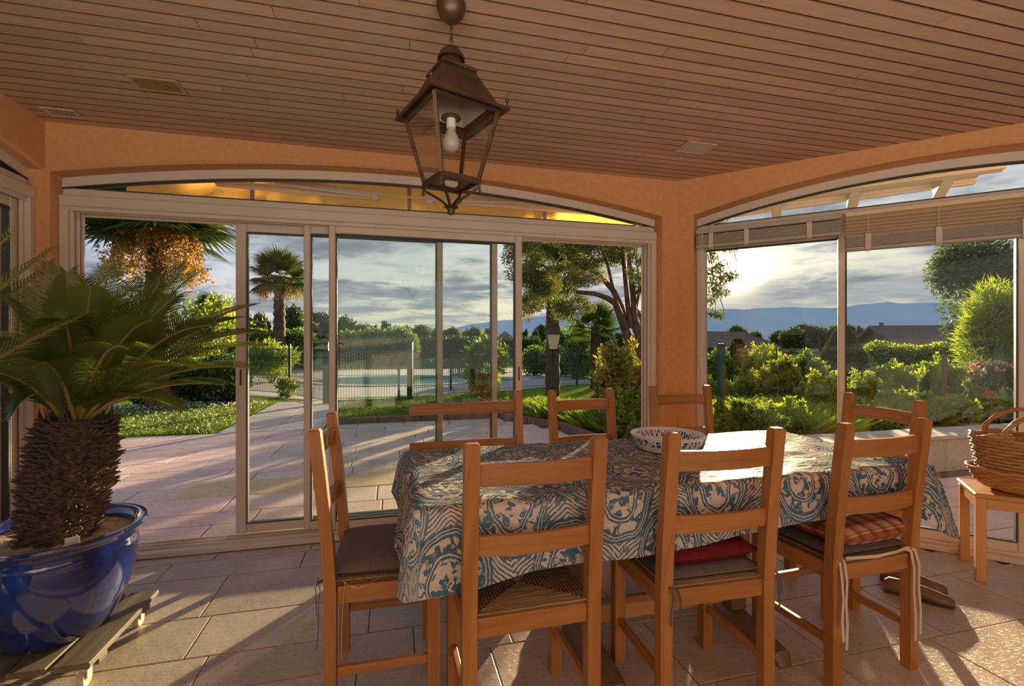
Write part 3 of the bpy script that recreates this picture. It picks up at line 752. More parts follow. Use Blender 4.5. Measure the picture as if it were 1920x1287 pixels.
def make_window(name, W, s0, s1, v0, deep=0.15):
    mb = MB(); arch_frame(mb, W, s0, s1, v0 + 0.02, v0 + 0.08)
    win = structure(mb.build(name, 'pvc', smooth=False))
    t = MB(); wbox(t, W, s0, s1, v0 + .02, v0 + .08, 2.085, 2.13, .004); t.build('transom_rail', 'pvc', win)
    h = MB(); wbox(h, W, s0 - .0, s1 + .0, v0 - .015, v0 + deep, 2.022, 2.084, .005); wbox(h, W, s0, s1, v0 - .005, v0 + .01, 1.998, 2.022, .003); wbox(h, W, s0, s1, v0 + .05, v0 + .056, 1.998, 2.022); wbox(h, W, s0, s1, v0 + deep - .02, v0 + deep, 1.998, 2.022); h.build('head_track', 'pvc', win)
    for a, sg in ((s0, 1), (s1, -1)):
        j = MB(); wbox(j, W, a, a + sg * .040, v0 - .012, v0 + deep, 0, 2.022, .004)
        for k in range(3): wbox(j, W, a + sg * .040, a + sg * .056, v0 + .010 + k * .048, v0 + .026 + k * .048, 0.04, 2.022, .002)
        j.build('jamb', 'pvc', win)
    r = MB(); wbox(r, W, s0, s1, v0 - .04, v0 + deep + .01, 0, 0.034, .006)
    for k in range(3): wbox(r, W, s0, s1, v0 + .016 + k * .048, v0 + .022 + k * .048, 0.034, 0.046)
    r.build('sill_track', 'pvc', win)
    K = 24; lo = []; hi = []
    for i in range(K + 1):
        s = s0 + (s1 - s0) * i / K; lo.append(s); hi.append(max(arch_z(s, s0, s1) - .056, 2.13))
    p = MB(); g = MB()
    for i in range(K):
        if hi[i] > 2.131 or hi[i + 1] > 2.131:
            p.poly([W(lo[i], v0 + .05, 2.13), W(lo[i + 1], v0 + .05, 2.13), W(lo[i + 1], v0 + .05, hi[i + 1]), W(lo[i], v0 + .05, hi[i])])
            g.bar(W(lo[i], v0 + .035, hi[i] - .004), W(lo[i + 1], v0 + .035, hi[i + 1] - .004), .034, .010)
    p.build('transom_pane', 'glass2', win)
    a = next(s for s, z in zip(lo, hi) if z > 2.131); b = next(s for s, z in zip(reversed(lo), reversed(hi)) if z > 2.131)
    wbox(g, W, a, b, v0 + .018, v0 + .052, 2.130, 2.135); g.build('transom_gasket', 'gasket', win)
    return win
win1 = make_window('window_1', WB, OPB[0], OPB[1], 0.095)
v1, v2, v3 = 0.122, 0.168, 0.214
make_sash(win1, WB, s_at(617, v1), s_at(978, v1), v1, 0.05, 2.01, 0.042, 0.05, handle=1)
make_sash(win1, WB, s_at(570, v2), s_at(932, v2), v2, 0.05, 2.01, 0.042, 0.042)
make_sash(win1, WB, s_at(443, v3), s_at(830, v3), v3, 0.05, 2.01, 0.062, 0.042, handle=-1)
win2 = make_window('window_2', WR, OPR[0], OPR[1], 0.14)
b1, b2, b3 = 0.170, 0.215, 0.262
RS = lambda px, v: s_at(px, v, RC, UR, NR)
make_sash(win2, WR, RS(1303, b2), RS(1587, b2), b2, 0.05, 2.01, 0.062, 0.04, handle=-1)
make_sash(win2, WR, RS(1571, b1), RS(1925, b1), b1, 0.05, 2.01, 0.04, 0.04)
make_sash(win2, WR, RS(1914, b2), 2.78, b2, 0.05, 2.01, 0.04, 0.05)
win3 = make_window('window_3', WL, OPB[0], OPB[1], 0.05)
make_sash(win3, WL, 0.055, 1.30, 0.10, 0.05, 2.01, 0.058, 0.05)
make_sash(win3, WL, 1.27, 2.52, 0.145, 0.05, 2.01); make_sash(win3, WL, 2.49, 3.70, 0.10, 0.05, 2.01)

# --- ceiling grilles
def grille(label, pxs, w, d, n, m, slat_along_u, rot=0.0):
    c = Vector((0, 0, 0))
    for px, py in pxs:
        y = (CEIL - CAM_Z) * F_PX / (643.5 - py); c += Vector(((px - 960) / F_PX * y, y, 0))
    c /= len(pxs)
    t = thing('ceiling_vent', label, 'vent', (c.x, c.y, CEIL - 0.006), A)
    f = MB(); e = 0.012
    f.box((0, d / 2 - e / 2, 0), (w, e, .008), .002); f.box((0, -d / 2 + e / 2, 0), (w, e, .008), .002)
    f.box((w / 2 - e / 2, 0, 0), (e, d - 2 * e, .008), .002); f.box((-w / 2 + e / 2, 0, 0), (e, d - 2 * e, .008), .002)
    f.build('frame', m, t)
    b = MB(); b.box((0, 0, .0045), (w - .01, d - .01, .002)); b.build('backing', 'slot', t)
    L_ = (d if not slat_along_u else w) - 2 * e; span = (w if not slat_along_u else d) - 2 * e
    for i in range(n):
        o = -span / 2 + span * (i + .5) / n
        s = MB(); q = span / n * .50
        if slat_along_u: s.box((0, o, 0), (L_, q, .004))
        else: s.box((o, 0, 0), (q, L_, .004))
        s.build('slat', m, t)
    return t
grille('rectangular brass-coloured ceiling grille with many fine slats', [(230, 138), (330, 150), (352, 175), (268, 165)], 0.20, 0.125, 20, 'vent_brass', False)
grille('small beige ceiling grille with wide dark slots close to the wall corner', [(80, 198), (130, 200), (152, 222), (103, 218)], 0.145, 0.10, 7, 'vent_beige', False)
grille('plain pale closed ceiling grille near the right-hand wall beam', [(1283, 265), (1345, 270), (1328, 287), (1265, 280)], 0.20, 0.15, 16, 'vent_beige', True)

# --- blinds on the right window
def blind(label, s0, s1, zb0, zb1, open_slats, ztop, nstack, m_open, m_stack, cord_s, tapes):
    o = WR(s0, 0.055, ztop)
    ang = B
    t = thing('venetian_blind', label, 'blind', o, ang); Lb = s1 - s0
    h = MB(); h.box((Lb / 2, 0, -.014), (Lb, .05, .028), .003); h.build('headrail', m_open, t)
    for i in range(nstack):
        z = zb0 + .012 + (zb1 - zb0 - .012) * (i + .5) / nstack - ztop
        s = MB(); s.box((Lb / 2, random.uniform(-.003, .003), z), (Lb - .006, .048, (zb1 - zb0 - .012) / nstack * .72), .0012); s.build('slat', m_stack, t)
    for i in range(open_slats):
        z = zb1 + (ztop - .03 - zb1) * (i + .6) / open_slats - ztop
        s = MB(); a = math.radians(38); s.box((Lb / 2, 0, z), (Lb - .006, .048, .003), .001, (Vector((1, 0, 0)), Vector((0, math.cos(a), math.sin(a))), Vector((0, -math.sin(a), math.cos(a))))); s.build('slat', m_open, t)
    r = MB(); r.box((Lb / 2, 0, zb0 - ztop), (Lb - .004, .05, .022), .004); r.build('bottom_rail', m_stack, t)
    for f in tapes:
        x = Lb * f; k = MB(); zm = (zb0 + zb1) / 2 - ztop
        k.box((x, -.028, zm), (.030, .006, zb1 - zb0 + .02), .002); k.box((x, -.012, zb0 - .014 - ztop), (.03, .03, .006), .001); k.build('ladder_clip', 'tape', t)
        if open_slats:
            k = MB(); k.tube([(x, -.026, zb1 - ztop), (x, -.026, -.02)], .0016, 5); k.build('ladder_cord', 'cord', t)
    for x, zend in cord_s:
        k = MB(); k.tube([(x, -.03, -.02), (x + .004, -.032, (zend - ztop) * .5), (x - .002, -.03, zend - ztop)], .0022, 5); kk = k.build('pull_cord', 'cord', t)
        k = MB(); k.lathe([(.001, 0), (.006, -.004), (.009, -.03), (.001, -.034)], 10, (x - .002, -.03, zend - ztop)); k.build('tassel', 'cord', kk, smooth=True)
    return t
blind('raised taupe venetian blind bunched up at the window beside the corner pillar', 0.125, RS(1578, .055), 1.955, 2.035, 0, 2.075, 10, 'blind_grey', 'blind_grey', [(0.025, 1.20), (0.04, 1.10), (0.05, 0.86)], (0.12, 0.38, 0.80))
blind('honey wooden venetian blind with lit slats lowered a little over the window', RS(1584, .055), 1.93, 1.845, 1.925, 6, 2.082, 9, 'blind', 'blind_grey', [], (0.13, 0.50, 0.90))
# ------------------------------------------------------------------ table, cloth, chairs
TC = Vector((0.6065, 2.0445, 0)); TA = math.radians(15.0); TL, TW, TZ = 2.06, 0.80, 0.755
TU = Vector((math.cos(TA), math.sin(TA), 0)); TN = Vector((-math.sin(TA), math.cos(TA), 0))
table = thing('dining_table', 'long trestle dining table with dark feet hidden under the blue patterned cloth', 'table', TC, TA)
mb = MB(); mb.box((0, 0, TZ - .018), (TL - .01, TW - .01, .034), .006); mb.build('table_top', 'darkwood', table, grain=0)
for x in (-0.33, 0.375):
    f = MB(); prof = [(-.33, .012), (-.31, .055), (-.24, .066), (-.10, .085), (0, .095), (.10, .085), (.24, .066), (.31, .055), (.33, .012)]
    rows = []
    for y, h in prof:
        w = .045 if abs(y) < .3 else (.038 if abs(y) < .32 else .025)
        rows.append([Vector((x - w, y, .002)), Vector((x + w, y, .002)), Vector((x + w, y, h * .72)), Vector((x + w * .55, y, h)), Vector((x - w * .55, y, h)), Vector((x - w, y, h * .72))])
    f.rings(rows); f.poly(rows[0]); f.poly(list(reversed(rows[-1]))); f.build('foot', 'darkwood', table, smooth=True, grain=1)
    l = MB(); l.box((x, 0, .40), (.075, .17, .63), .01); l.build('leg', 'darkwood', table, grain=2)
s = MB(); s.box((.0225, 0, .13), (.63, .045, .075), .005); s.build('stretcher', 'stoolwood', table, grain=0)

def make_cloth():
    z0 = TZ + .004; hx, hy = TL / 2 + .004, TW / 2 + .004; rr = .022
    NX, NY = 92, 40
    r = np.random.default_rng(3)
    ph = r.uniform(0, 6.28, 12)
    def wrinkle(x, y):
        return .0016 * (math.sin(26 * (x * .8 + y * .6) + ph[0] + 2 * math.sin(7 * y + ph[1])) + .8 * math.sin(41 * (x * .5 - y * .86) + ph[2] + 1.5 * math.sin(9 * x + ph[3])) + .6 * math.sin(60 * x + 11 * y + ph[4]))
    V = []; UV = []; Fc = []
    def add(p, uv): V.append(p); UV.append(uv); return len(V) - 1
    grid = [[None] * (NY + 1) for _ in range(NX + 1)]
    for i in range(NX + 1):
        for j in range(NY + 1):
            x = -hx + 2 * hx * i / NX; y = -hy + 2 * hy * j / NY
            e = min(hx - abs(x), hy - abs(y)); k = min(1, e / .03)
            grid[i][j] = add((x, y, z0 + .002 + wrinkle(x, y) * k - .008 * (1 - min(1, e / .012)) ** 2), (x, y))
    for i in range(NX):
        for j in range(NY): Fc.append((grid[i][j], grid[i + 1][j], grid[i + 1][j + 1], grid[i][j + 1]))
    # perimeter, anticlockwise from the front left corner
    per = [(i, 0) for i in range(NX)] + [(NX, j) for j in range(NY)] + [(i, NY) for i in range(NX, 0, -1)] + [(0, j) for j in range(NY, 0, -1)]
    n = len(per); R = 11
    prev = [grid[i][j] for i, j in per]
    def drop(x, y):
        f = (x + hx) / (2 * hx)
        front = float(np.interp(f, [0, .09, .17, .36, .65, .85, .93, 1], [.240, .245, .208, .212, .168, .145, .16, .25]))
        if y <= -hy + 1e-6: d = front
        elif y >= hy - 1e-6: d = .19 - .02 * f
        elif x < 0: d = .235 - .05 * (y + hy) / (2 * hy)
        else: d = .22 - .01 * (y + hy) / (2 * hy)
        return d
    for k in range(1, R + 1):
        t = k / R; cur = []
        for q, (i, j) in enumerate(per):
            x = -hx + 2 * hx * i / NX; y = -hy + 2 * hy * j / NY
            cx = max(0, 1 - (hx - abs(x)) / .16); cy = max(0, 1 - (hy - abs(y)) / .16); corner = min(cx, cy) if (cx > 0 and cy > 0) else 0
            nx = (abs(x) > hx - 1e-6) * math.copysign(1, x); ny = (abs(y) > hy - 1e-6) * math.copysign(1, y)
            ox = nx + .75 * corner * math.copysign(1, x) * (0 if nx else .55); oy = ny + .75 * corner * math.copysign(1, y) * (0 if ny else .55)
            run = y if nx else x
            fold = .012 * math.sin(9.5 * run + ph[5]) + .008 * math.sin(21 * run + ph[6])
            d = drop(x, y) * (1 + (.14 if x > 0 else .02) * corner)
            flare = ((.004 if y < -hy + 1e-6 else .012) + (.004 if y < -hy + 1e-6 else .02) * t + (.050 if x > 0 else .022) * corner * t) + fold * t * (1 - .6 * corner) * (.45 if y < -hy + 1e-6 else 1)
            flare *= min(1, t * 4) 
            z = z0 - .006 - d * t ** 1.02
            cur.append(add((x + ox * flare, y + oy * flare, z), (x + nx * d * t, y + ny * d * t)))
        for q in range(n):
            a, b = q, (q + 1) % n; Fc.append((prev[a], cur[a], cur[b], prev[b]))
        prev = cur
    me = bpy.data.meshes.new('tablecloth'); me.from_pydata(V, [], Fc)
    lay = me.uv_layers.new(name='UVMap'); li = np.empty(len(me.loops), dtype=np.int32); me.loops.foreach_get('vertex_index', li)
    lay.data.foreach_set('uv', np.array(UV, dtype=float)[li].ravel())
    o = wrap('tablecloth', me, 'cloth', None, True, None, 0); o.location = TC; o.rotation_euler = (0, 0, TA)
    return tag(o, 'blue and cream damask oilcloth draped over the long dining table', 'tablecloth')
make_cloth()

def path_post(mb, pts, hx, hy, cap=.006):
    rows = []
    for (x, y, z) in pts: rows.append([Vector((x - hx, y - hy, z)), Vector((x + hx, y - hy, z)), Vector((x + hx, y + hy, z)), Vector((x - hx, y + hy, z))])
    x, y, z = pts[-1]
    rows.append([Vector((x + a * (hx - cap), y + b * (hy - cap), z + cap)) for a, b in ((-1, -1), (1, -1), (1, 1), (-1, 1))])
    mb.rings(rows); mb.poly(list(reversed(rows[0]))); mb.poly(rows[-1])
def slat_rows(mb, zc, h, ybase, half, bow, t=.018, K=10):
    """a bowed back slat; a bead along both edges of its front face"""
    rows = []
    for i in range(K + 1):
        x = -half + 2 * half * i / K; b = ybase - bow * (1 - (x / half) ** 2)
        prof = [(-t / 2, -h / 2), (t / 2 - .003, -h / 2), (t / 2, -h / 2 + .003), (t / 2, -h / 2 + .012), (t / 2 - .003, -h / 2 + .014), (t / 2 - .003, h / 2 - .014), (t / 2, h / 2 - .012), (t / 2, h / 2 - .003), (t / 2 - .003, h / 2), (-t / 2, h / 2)]
        rows.append([Vector((x, b + p[0], zc + p[1])) for p in prof])
    mb.rings(rows); mb.poly(rows[0]); mb.poly(rows[-1])
SEAT_D = 0.335
def lean(z): return 0 if z < .44 else -.05 * ((z - .44) / .525) ** 1.25
HWX = 0.194
def make_chair():
    t = empty('dining_chair')
    for sx in (-1, 1):
        m = MB(); path_post(m, [(sx * HWX, lean(z), z) for z in (0, .22, .44, .58, .70, .82, .962)], .0215, .019); m.build('back_post', 'oak', t, grain=2)
    for zc, h in ((.875, .064), (.665, .058)):
        m = MB(); slat_rows(m, zc, h, lean(zc), HWX - .019, .022); m.build('back_slat', 'oak', t, grain=0)
    for sx in (-1, 1):
        m = MB(); path_post(m, [(sx * HWX, SEAT_D, 0), (sx * HWX, SEAT_D, .440)], .021, .021, .004); m.build('leg', 'oak', t, grain=2)
    for y in (0, SEAT_D):
        m = MB(); m.box((0, y, .418), (2 * HWX - .042, .024, .058), .003); m.build('seat_rail', 'oak', t, grain=0)
    for sx in (-1, 1):
        m = MB(); m.box((sx * HWX, SEAT_D / 2, .418), (.024, SEAT_D - .040, .058), .003); m.build('seat_rail', 'oak', t, grain=1)
        m = MB(); m.box((sx * HWX, SEAT_D / 2, .165), (.020, SEAT_D - .038, .030), .003); m.build('stretcher', 'oak', t, grain=1)
    m = MB(); m.box((0, SEAT_D, .235), (2 * HWX - .042, .020, .030), .003); m.build('stretcher', 'oak', t, grain=0)
    # rush seat: nested square courses of twisted rush that meet on the diagonals
    m = MB(); K = 17; cy = SEAT_D / 2
    hx, hy = HWX - .012, SEAT_D / 2 + .006
    for k in range(K):
        f = 1 - k / K; a, b = hx * f, hy * f; w = min(hx, hy) / K * .50; z = .456 - .007 * (k / K)
        for sg in (-1, 1):
            for p, q in (((-a, sg * b), (a, sg * b)), ((sg * a, -b), (sg * a, b))):
                d = (q[0] - p[0], q[1] - p[1]); L_ = math.hypot(*d)
                if L_ < .02: continue
                sub = 3; P = [Vector((p[0] + d[0] * i / sub, cy + p[1] + d[1] * i / sub, z + random.uniform(-.001, .001))) for i in range(sub + 1)]
                m.tube(P, w, 5, False, .8)
    m.box((0, cy, .442), (2 * hx, 2 * hy, .012), .003)
    m.build('rush_seat', 'rush', t, grain=0)
    return t
proto = make_chair()
def place_chair(o, x, y, rz, label):
    """x, y = middle between the tops of the back posts; rz turns the chair's front (+y)"""
    f = Vector((-math.sin(rz), math.cos(rz), 0)) * .05
    o.location = (x + f.x, y + f.y, 0); o.rotation_euler = (0, 0, rz)
    return tag(o, label, 'chair', 'ladder-back dining chairs round the table')
R_ = math.radians
chairs = {}
spots = [
    ('near_left', .075, 1.384, R_(15), 'ladder-back oak chair without cushion, bare rush seat, its back to the viewer'),
    ('near_mid', .693, 1.539, R_(13), 'ladder-back oak chair carrying a dark red cushion on a grey one'),
    ('near_right', 1.361, 1.727, R_(17), 'ladder-back oak chair with plaid cushion and long beige hanging ties'),
    ('left_end', -.690, 1.744, R_(-77), 'ladder-back oak chair at the table end nearest the potted cycad, seen from its side'),
    ('far_mid', .42, 2.88, R_(198), 'oak chair on the far side of the table in front of the open door'),
    ('far_right', 1.110, 3.14, R_(190), 'oak chair on the far side standing against the orange corner pillar'),
    ('right_end', 1.950, 2.50, R_(100.5), 'oak chair at the table end nearest the basket stool'),
]
for i, (k, x, y, rz, lab) in enumerate(spots):
    o = proto if i == 0 else copy_tree(proto)
    chairs[k] = place_chair(o, x, y, rz, lab)
# the wide-backed seat at the far left of the table
wc = thing('wide_chair', 'wide oak seat with a long back rail, far side of the table', 'chair', Vector((.047, 2.78, 0)) - TN * 0.0, R_(195), 'ladder-back dining chairs round the table')
LW = 0.62
m = MB(); path_post(m, [(0, lean(z), z) for z in (0, .22, .44, .58, .70, .82, .962)], .0215, .019); m.build('back_post', 'oak', wc, grain=2)
m = MB(); path_post(m, [(LW - .20, lean(z), z) for z in (0, .22, .44, .58, .62)], .0215, .019); m.build('back_post', 'oak', wc, grain=2)
for zc, h in ((.875, .066), (.665, .058)):
    m = MB(); slat_rows(m, zc, h, lean(zc), LW / 2, 0.004)
    for v_ in m.v: v_.x += LW / 2 + .012
    m.build('back_slat', 'oak', wc, grain=0)
for x in (0, LW - .20):
    m = MB(); path_post(m, [(x, SEAT_D, 0), (x, SEAT_D, .440)], .021, .021, .004); m.build('leg', 'oak', wc, grain=2)
    m = MB(); m.box((x, SEAT_D / 2, .418), (.024, SEAT_D - .04, .058), .003); m.build('seat_rail', 'oak', wc, grain=1)
for y in (0, SEAT_D):
    m = MB(); m.box(((LW - .2) / 2, y, .418), (LW - .2 - .042, .024, .058), .003); m.build('seat_rail', 'oak', wc, grain=0)
m = MB(); m.box(((LW - .2) / 2, SEAT_D / 2, .452), (LW - .21, SEAT_D + .01, .018), .006); m.build('rush_seat', 'rush', wc, grain=0)

# ---- cushions
def pillow(mb, w, d, h, z, K=16, wav=.0, tufts=0, pinch=2.6):
    rows_top = []; rows_bot = []
    for i in range(K + 1):
        a = []; b = []
        for j in range(K + 1):
            u, v_ = -1 + 2 * i / K, -1 + 2 * j / K
            e = (1 - abs(u) ** pinch * 1.0) * (1 - abs(v_) ** pinch)
            sq = max(0, e) ** .45
            k = 1 - .035 * (abs(u) * abs(v_)) ** 2
            t = 0
            if tufts: t = sum(.55 * math.exp(-((u - a_) ** 2 + (v_ - b_) ** 2) / .02) for a_ in (-.45, .45) for b_ in (-.45, .45)) + .0
            zz = h * .5 * sq * (1 - min(.7, t)) + wav * math.sin(3 * u + 2 * v_) * sq
            a.append(Vector((u * w / 2 * k, v_ * d / 2 * k, z + h / 2 + zz))); b.append(Vector((u * w / 2 * k, v_ * d / 2 * k, z + h / 2 - h * .5 * min(1, sq * 1.3))))
        rows_top.append(a); rows_bot.append([p for p in b])
    n = K + 1
    vs = [p for r in rows_top for p in r]; fs = [(i * n + j, (i + 1) * n + j, (i + 1) * n + j + 1, i * n + j + 1) for i in range(K) for j in range(K)]
    mb.add(vs, fs)
    vs = [p for r in rows_bot for p in r]; mb.add(vs, [tuple(reversed(f)) for f in fs])
def ribbon(mb, pts, w=.012, side=None):
    pts = [Vector(p) for p in pts]; L_ = []; Rr = []
    for i, p in enumerate(pts):
        d = (pts[min(i + 1, len(pts) - 1)] - pts[max(i - 1, 0)]).normalized()
        s_ = Vector(side) if side else d.cross(Vector((0, 1, 0)))
        if s_.length < 1e-3: s_ = Vector((1, 0, 0))
        s_.normalize(); tw = 1 + .15 * math.sin(i * 1.7)
        L_.append(p - s_ * w / 2 * tw); Rr.append(p + s_ * w / 2 * tw)
    n = len(pts); off = Vector((0, .0012, 0)) if abs((pts[0] - pts[-1]).y) < .3 else Vector((0, 0, .0012))
    rows = [[L_[i], Rr[i], Rr[i] + off, L_[i] + off] for i in range(n)]
    mb.rings(rows); mb.poly(rows[0]); mb.poly(rows[-1])
def cushion(chair, label, m, w, d, h, z, dx=0, dy=0, rz=0, tufts=0, pinch=2.6, ties=None, piping=None, wav=0):
    c = chairs[chair]; R3 = Matrix.Rotation(c.rotation_euler.z, 3, 'Z')
    loc = c.location + R3 @ Vector((dx, SEAT_D / 2 + dy, 0)) + Z * z
    t = thing('seat_cushion', label, 'cushion', loc, c.rotation_euler.z + rz, 'seat cushions on the dining chairs')
    b = MB(); pillow(b, w, d, h, 0, 16, wav, tufts, pinch); b.build('pad', m, t, smooth=True, angle=0)
    if piping:
        p = MB(); pts = []
        for k in range(41):
            a = 2 * PI * k / 40; ca, sa = math.cos(a), math.sin(a); q = max(abs(ca), abs(sa)); rr = 1 / q ** .93
            pts.append((w / 2 * ca * rr * .985, d / 2 * sa * rr * .985, h * .5))
        p.tube(pts, .0028, 5, False); p.build('piping', piping, t)
    for mt, wd, pts in (ties or []):
        r = MB(); ribbon(r, pts, wd); r.build('tie', mt, t)
    return t
CT = .4595
cushion('left_end', 'smooth taupe grey seat pad on the chair nearest the potted cycad', 'cushion_grey', .385, .375, .052, CT, 0, .018, 0, pinch=5, piping='cushion_grey', ties=[
    ('tie_dark', .008, [(.17, -.19, .012), (.20, -.225, .005), (.220, -.215, -.01), (.220, -.220, -.06), (.217, -.222, -.15), (.221, -.225, -.20)]),
    ('tie_dark', .008, [(.21, -.228, .0), (.222, -.22, .03), (.224, -.228, .005), (.221, -.225, -.09)]),
    ('tie_beige', .010, [(.19, -.02, .008), (.203, -.06, -.015), (.206, -.10, -.022), (.205, -.13, -.01), (.200, -.15, .006)]),
    ('tie_beige', .012, [(.198, -.14, .004), (.214, -.145, -.06), (.216, -.15, -.14), (.215, -.15, -.20), (.214, -.15, -.245)]),
    ('tie_beige', .010, [(-.19, -.02, .008), (-.205, -.04, .03), (-.209, -.06, .0), (-.206, -.08, -.05)])])
cushion('near_mid', 'flat taupe grey seat pad underneath the dark red cushion', 'cushion_grey', .385, .37, .034, CT, 0, .02, 0, pinch=6, piping='cushion_grey', ties=[
    ('tie_dark', .007, [(-.18, -.19, .01), (-.185, -.215, .004), (-.178, -.222, -.02), (-.19, -.225, -.07), (-.192, -.228, -.11)]),
    ('tie_dark', .007, [(-.18, -.215, .004), (-.165, -.222, .0), (-.155, -.225, -.03), (-.158, -.228, -.09)]),
    ('tie_dark', .007, [(.20, -.19, .01), (.222, -.21, .008), (.234, -.215, -.02), (.232, -.218, -.06)]),
    ('tie_dark', .007, [(.21, -.20, .006), (.224, -.213, -.02), (.222, -.22, -.07), (.220, -.222, -.11)])])
cushion('near_mid', 'dark red tufted cushion on top of the grey seat pad', 'cushion_red', .37, .35, .062, CT + .034, .015, .03, .03, tufts=1, pinch=4, piping='cushion_red')
cushion('near_right', 'flat taupe grey seat pad underneath the plaid cushion', 'cushion_grey', .385, .37, .034, CT, 0, .02, 0, pinch=6, piping='cushion_grey', ties=[
    ('tie_beige', .011, [(-.16, -.19, .014), (-.185, -.208, .004), (-.192, -.222, -.05), (-.188, -.224, -.12), (-.196, -.226, -.20), (-.192, -.228, -.27)]),
    ('tie_beige', .011, [(-.15, -.19, .012), (-.165, -.210, .0), (-.168, -.222, -.06), (-.176, -.225, -.14), (-.172, -.226, -.21), (-.178, -.228, -.30)]),
    ('tie_beige', .011, [(-.14, -.195, .006), (0, -.206, .0), (.10, -.206, .004), (.165, -.20, .010)]),
    ('tie_beige', .011, [(.165, -.20, .010), (.186, -.214, .004), (.196, -.223, -.05), (.190, -.225, -.13), (.198, -.226, -.22), (.193, -.228, -.31)]),
    ('tie_beige', .011, [(.15, -.20, .008), (.168, -.212, .0), (.170, -.222, -.06), (.164, -.225, -.15), (.172, -.226, -.24), (.168, -.228, -.33)])])
cushion('near_right', 'rust and cream plaid cushion on the chair with hanging ties', 'plaid', .41, .38, .075, CT + .036, .035, .0, .05, pinch=3, wav=.004)

# ---- bowl on the table
bc = Vector(((1251 - 960) / F_PX * 2.19, 2.19, TZ + .0105))
bowl = MB(); bowl.lathe([(.002, .004), (.118, .004), (.122, 0), (.128, 0), (.132, .006), (.150, .030), (.163, .060), (.167, .067), (.164, .070), (.158, .066), (.146, .034), (.126, .012), (.002, .010)], 48)
o = bowl.build('round_dish', 'bowl', None, smooth=True); o.location = bc
tag(o, 'round white dish with blue painted motifs standing on the tablecloth', 'bowl')

# ---- stool with baskets
S0 = WR(1.83, 0.0) ; 
sf = Vector((2.455, 2.495, 0)); su = UR; sn = NR
stool = thing('wooden_stool', 'light wooden stool under the two baskets by the garden window', 'stool', sf + UR * .23 + NR * .15, B)
SW, SD, SH = .50, .335, .462
m = MB(); m.box((0, 0, SH - .012), (SW, SD, .024), .005); m.build('stool_top', 'stoolwood', stool, grain=0)
for a in (-1, 1):
    for b in (-1, 1):
        m = MB(); m.box((a * (SW / 2 - .027), b * (SD / 2 - .027), (SH - .024) / 2), (.042, .042, SH - .024), .003); m.build('leg', 'stoolwood', stool, grain=2)
for b in (-1, 1):
    m = MB(); m.box((0, b * (SD / 2 - .022), SH - .052), (SW - .096, .020, .054), .002); m.build('apron', 'stoolwood', stool, grain=0)
for a in (-1, 1):
    m = MB(); m.box((a * (SW / 2 - .022), 0, SH - .052), (.020, SD - .096, .054), .002); m.build('apron', 'stoolwood', stool, grain=1)
def basket_wall(mb, prof, n_st, rad, sx, sy, wavy=.006, nseg=56):
    """woven courses that pass in front of and behind upright stakes"""
    for i, (r, z) in enumerate(prof):
        pts = []
        for k in range(nseg + 1):
            a = 2 * PI * k / nseg; w = r + wavy * math.cos(a * n_st / 2 + PI * (i % 2))
            pts.append((w * sx * math.cos(a), w * sy * math.sin(a), z))
        mb.tube(pts, rad, 5, False)
def lerp_prof(p, n):
    out = []
    L_ = [0]
    for i in range(1, len(p)): L_.append(L_[-1] + math.dist(p[i - 1], p[i]))
    for k in range(n):
        t = L_[-1] * k / (n - 1); i = max(j for j in range(len(p) - 1) if L_[j] <= t + 1e-9); f = (t - L_[i]) / (L_[i + 1] - L_[i])
        out.append((p[i][0] + (p[i + 1][0] - p[i][0]) * f, p[i][1] + (p[i + 1][1] - p[i][1]) * f))
    return out
BC = sf + UR * .255 + NR * .150
tray = thing('tray_basket', 'shallow honey-brown woven tray basket resting on the stool', 'basket', BC + Z * (SH + .001), B)
tray.scale = (1.10, 1.10, 1.0)
pr = [(.150, .006), (.185, .020), (.215, .050), (.232, .085), (.240, .110)]
m = MB(); basket_wall(m, lerp_prof(pr, 12), 36, .0062, 1.0, .76, .0055); m.lathe([(.002, .002), (.16, .004), (.16, .010), (.002, .010)], 32, sx=1, sy=.76); m.build('woven_body', 'wicker2', tray, smooth=True, grain=0, angle=0)
m = MB(); pts = [(.240 * math.cos(a), .240 * .76 * math.sin(a), .114 + .004 * math.sin(9 * a)) for a in [2 * PI * k / 60 for k in range(61)]]; m.tube(pts, .009, 8, False); m.build('rim', 'wicker2', tray, smooth=True, grain=0, angle=0)
bk = thing('handled_basket', 'grey-brown wicker basket with two twisted loop handles set inside the tray basket', 'basket', BC + Z * (SH + .016), B)
bk.scale = (1.06, 1.06, 1.13)
pb = [(.170, .0), (.190, .03), (.212, .10), (.226, .18), (.236, .235)]
m = MB(); basket_wall(m, lerp_prof(pb, 16), 30, .0080, 1.0, .76, .0065); m.lathe([(.002, .0), (.172, .0), (.172, .006), (.002, .006)], 32, sx=1, sy=.76); m.build('woven_body', 'wicker', bk, smooth=True, grain=0, angle=0)
st_ = MB()
for k in range(34):
    a = 2 * PI * k / 34; st_.tube([(r * math.cos(a), r * .76 * math.sin(a), z) for r, z in pb], .003, 4)
st_.build('stake', 'wicker', bk, grain=2)
m = MB(); pts = [((.236 + .006 * math.sin(12 * a)) * math.cos(a), (.236 + .006 * math.sin(12 * a)) * .76 * math.sin(a), .24 + .007 * math.sin(7 * a)) for a in [2 * PI * k / 84 for k in range(85)]]; m.tube(pts, .0085, 8, False); m.build('rim', 'wicker', bk, smooth=True, grain=0, angle=0)
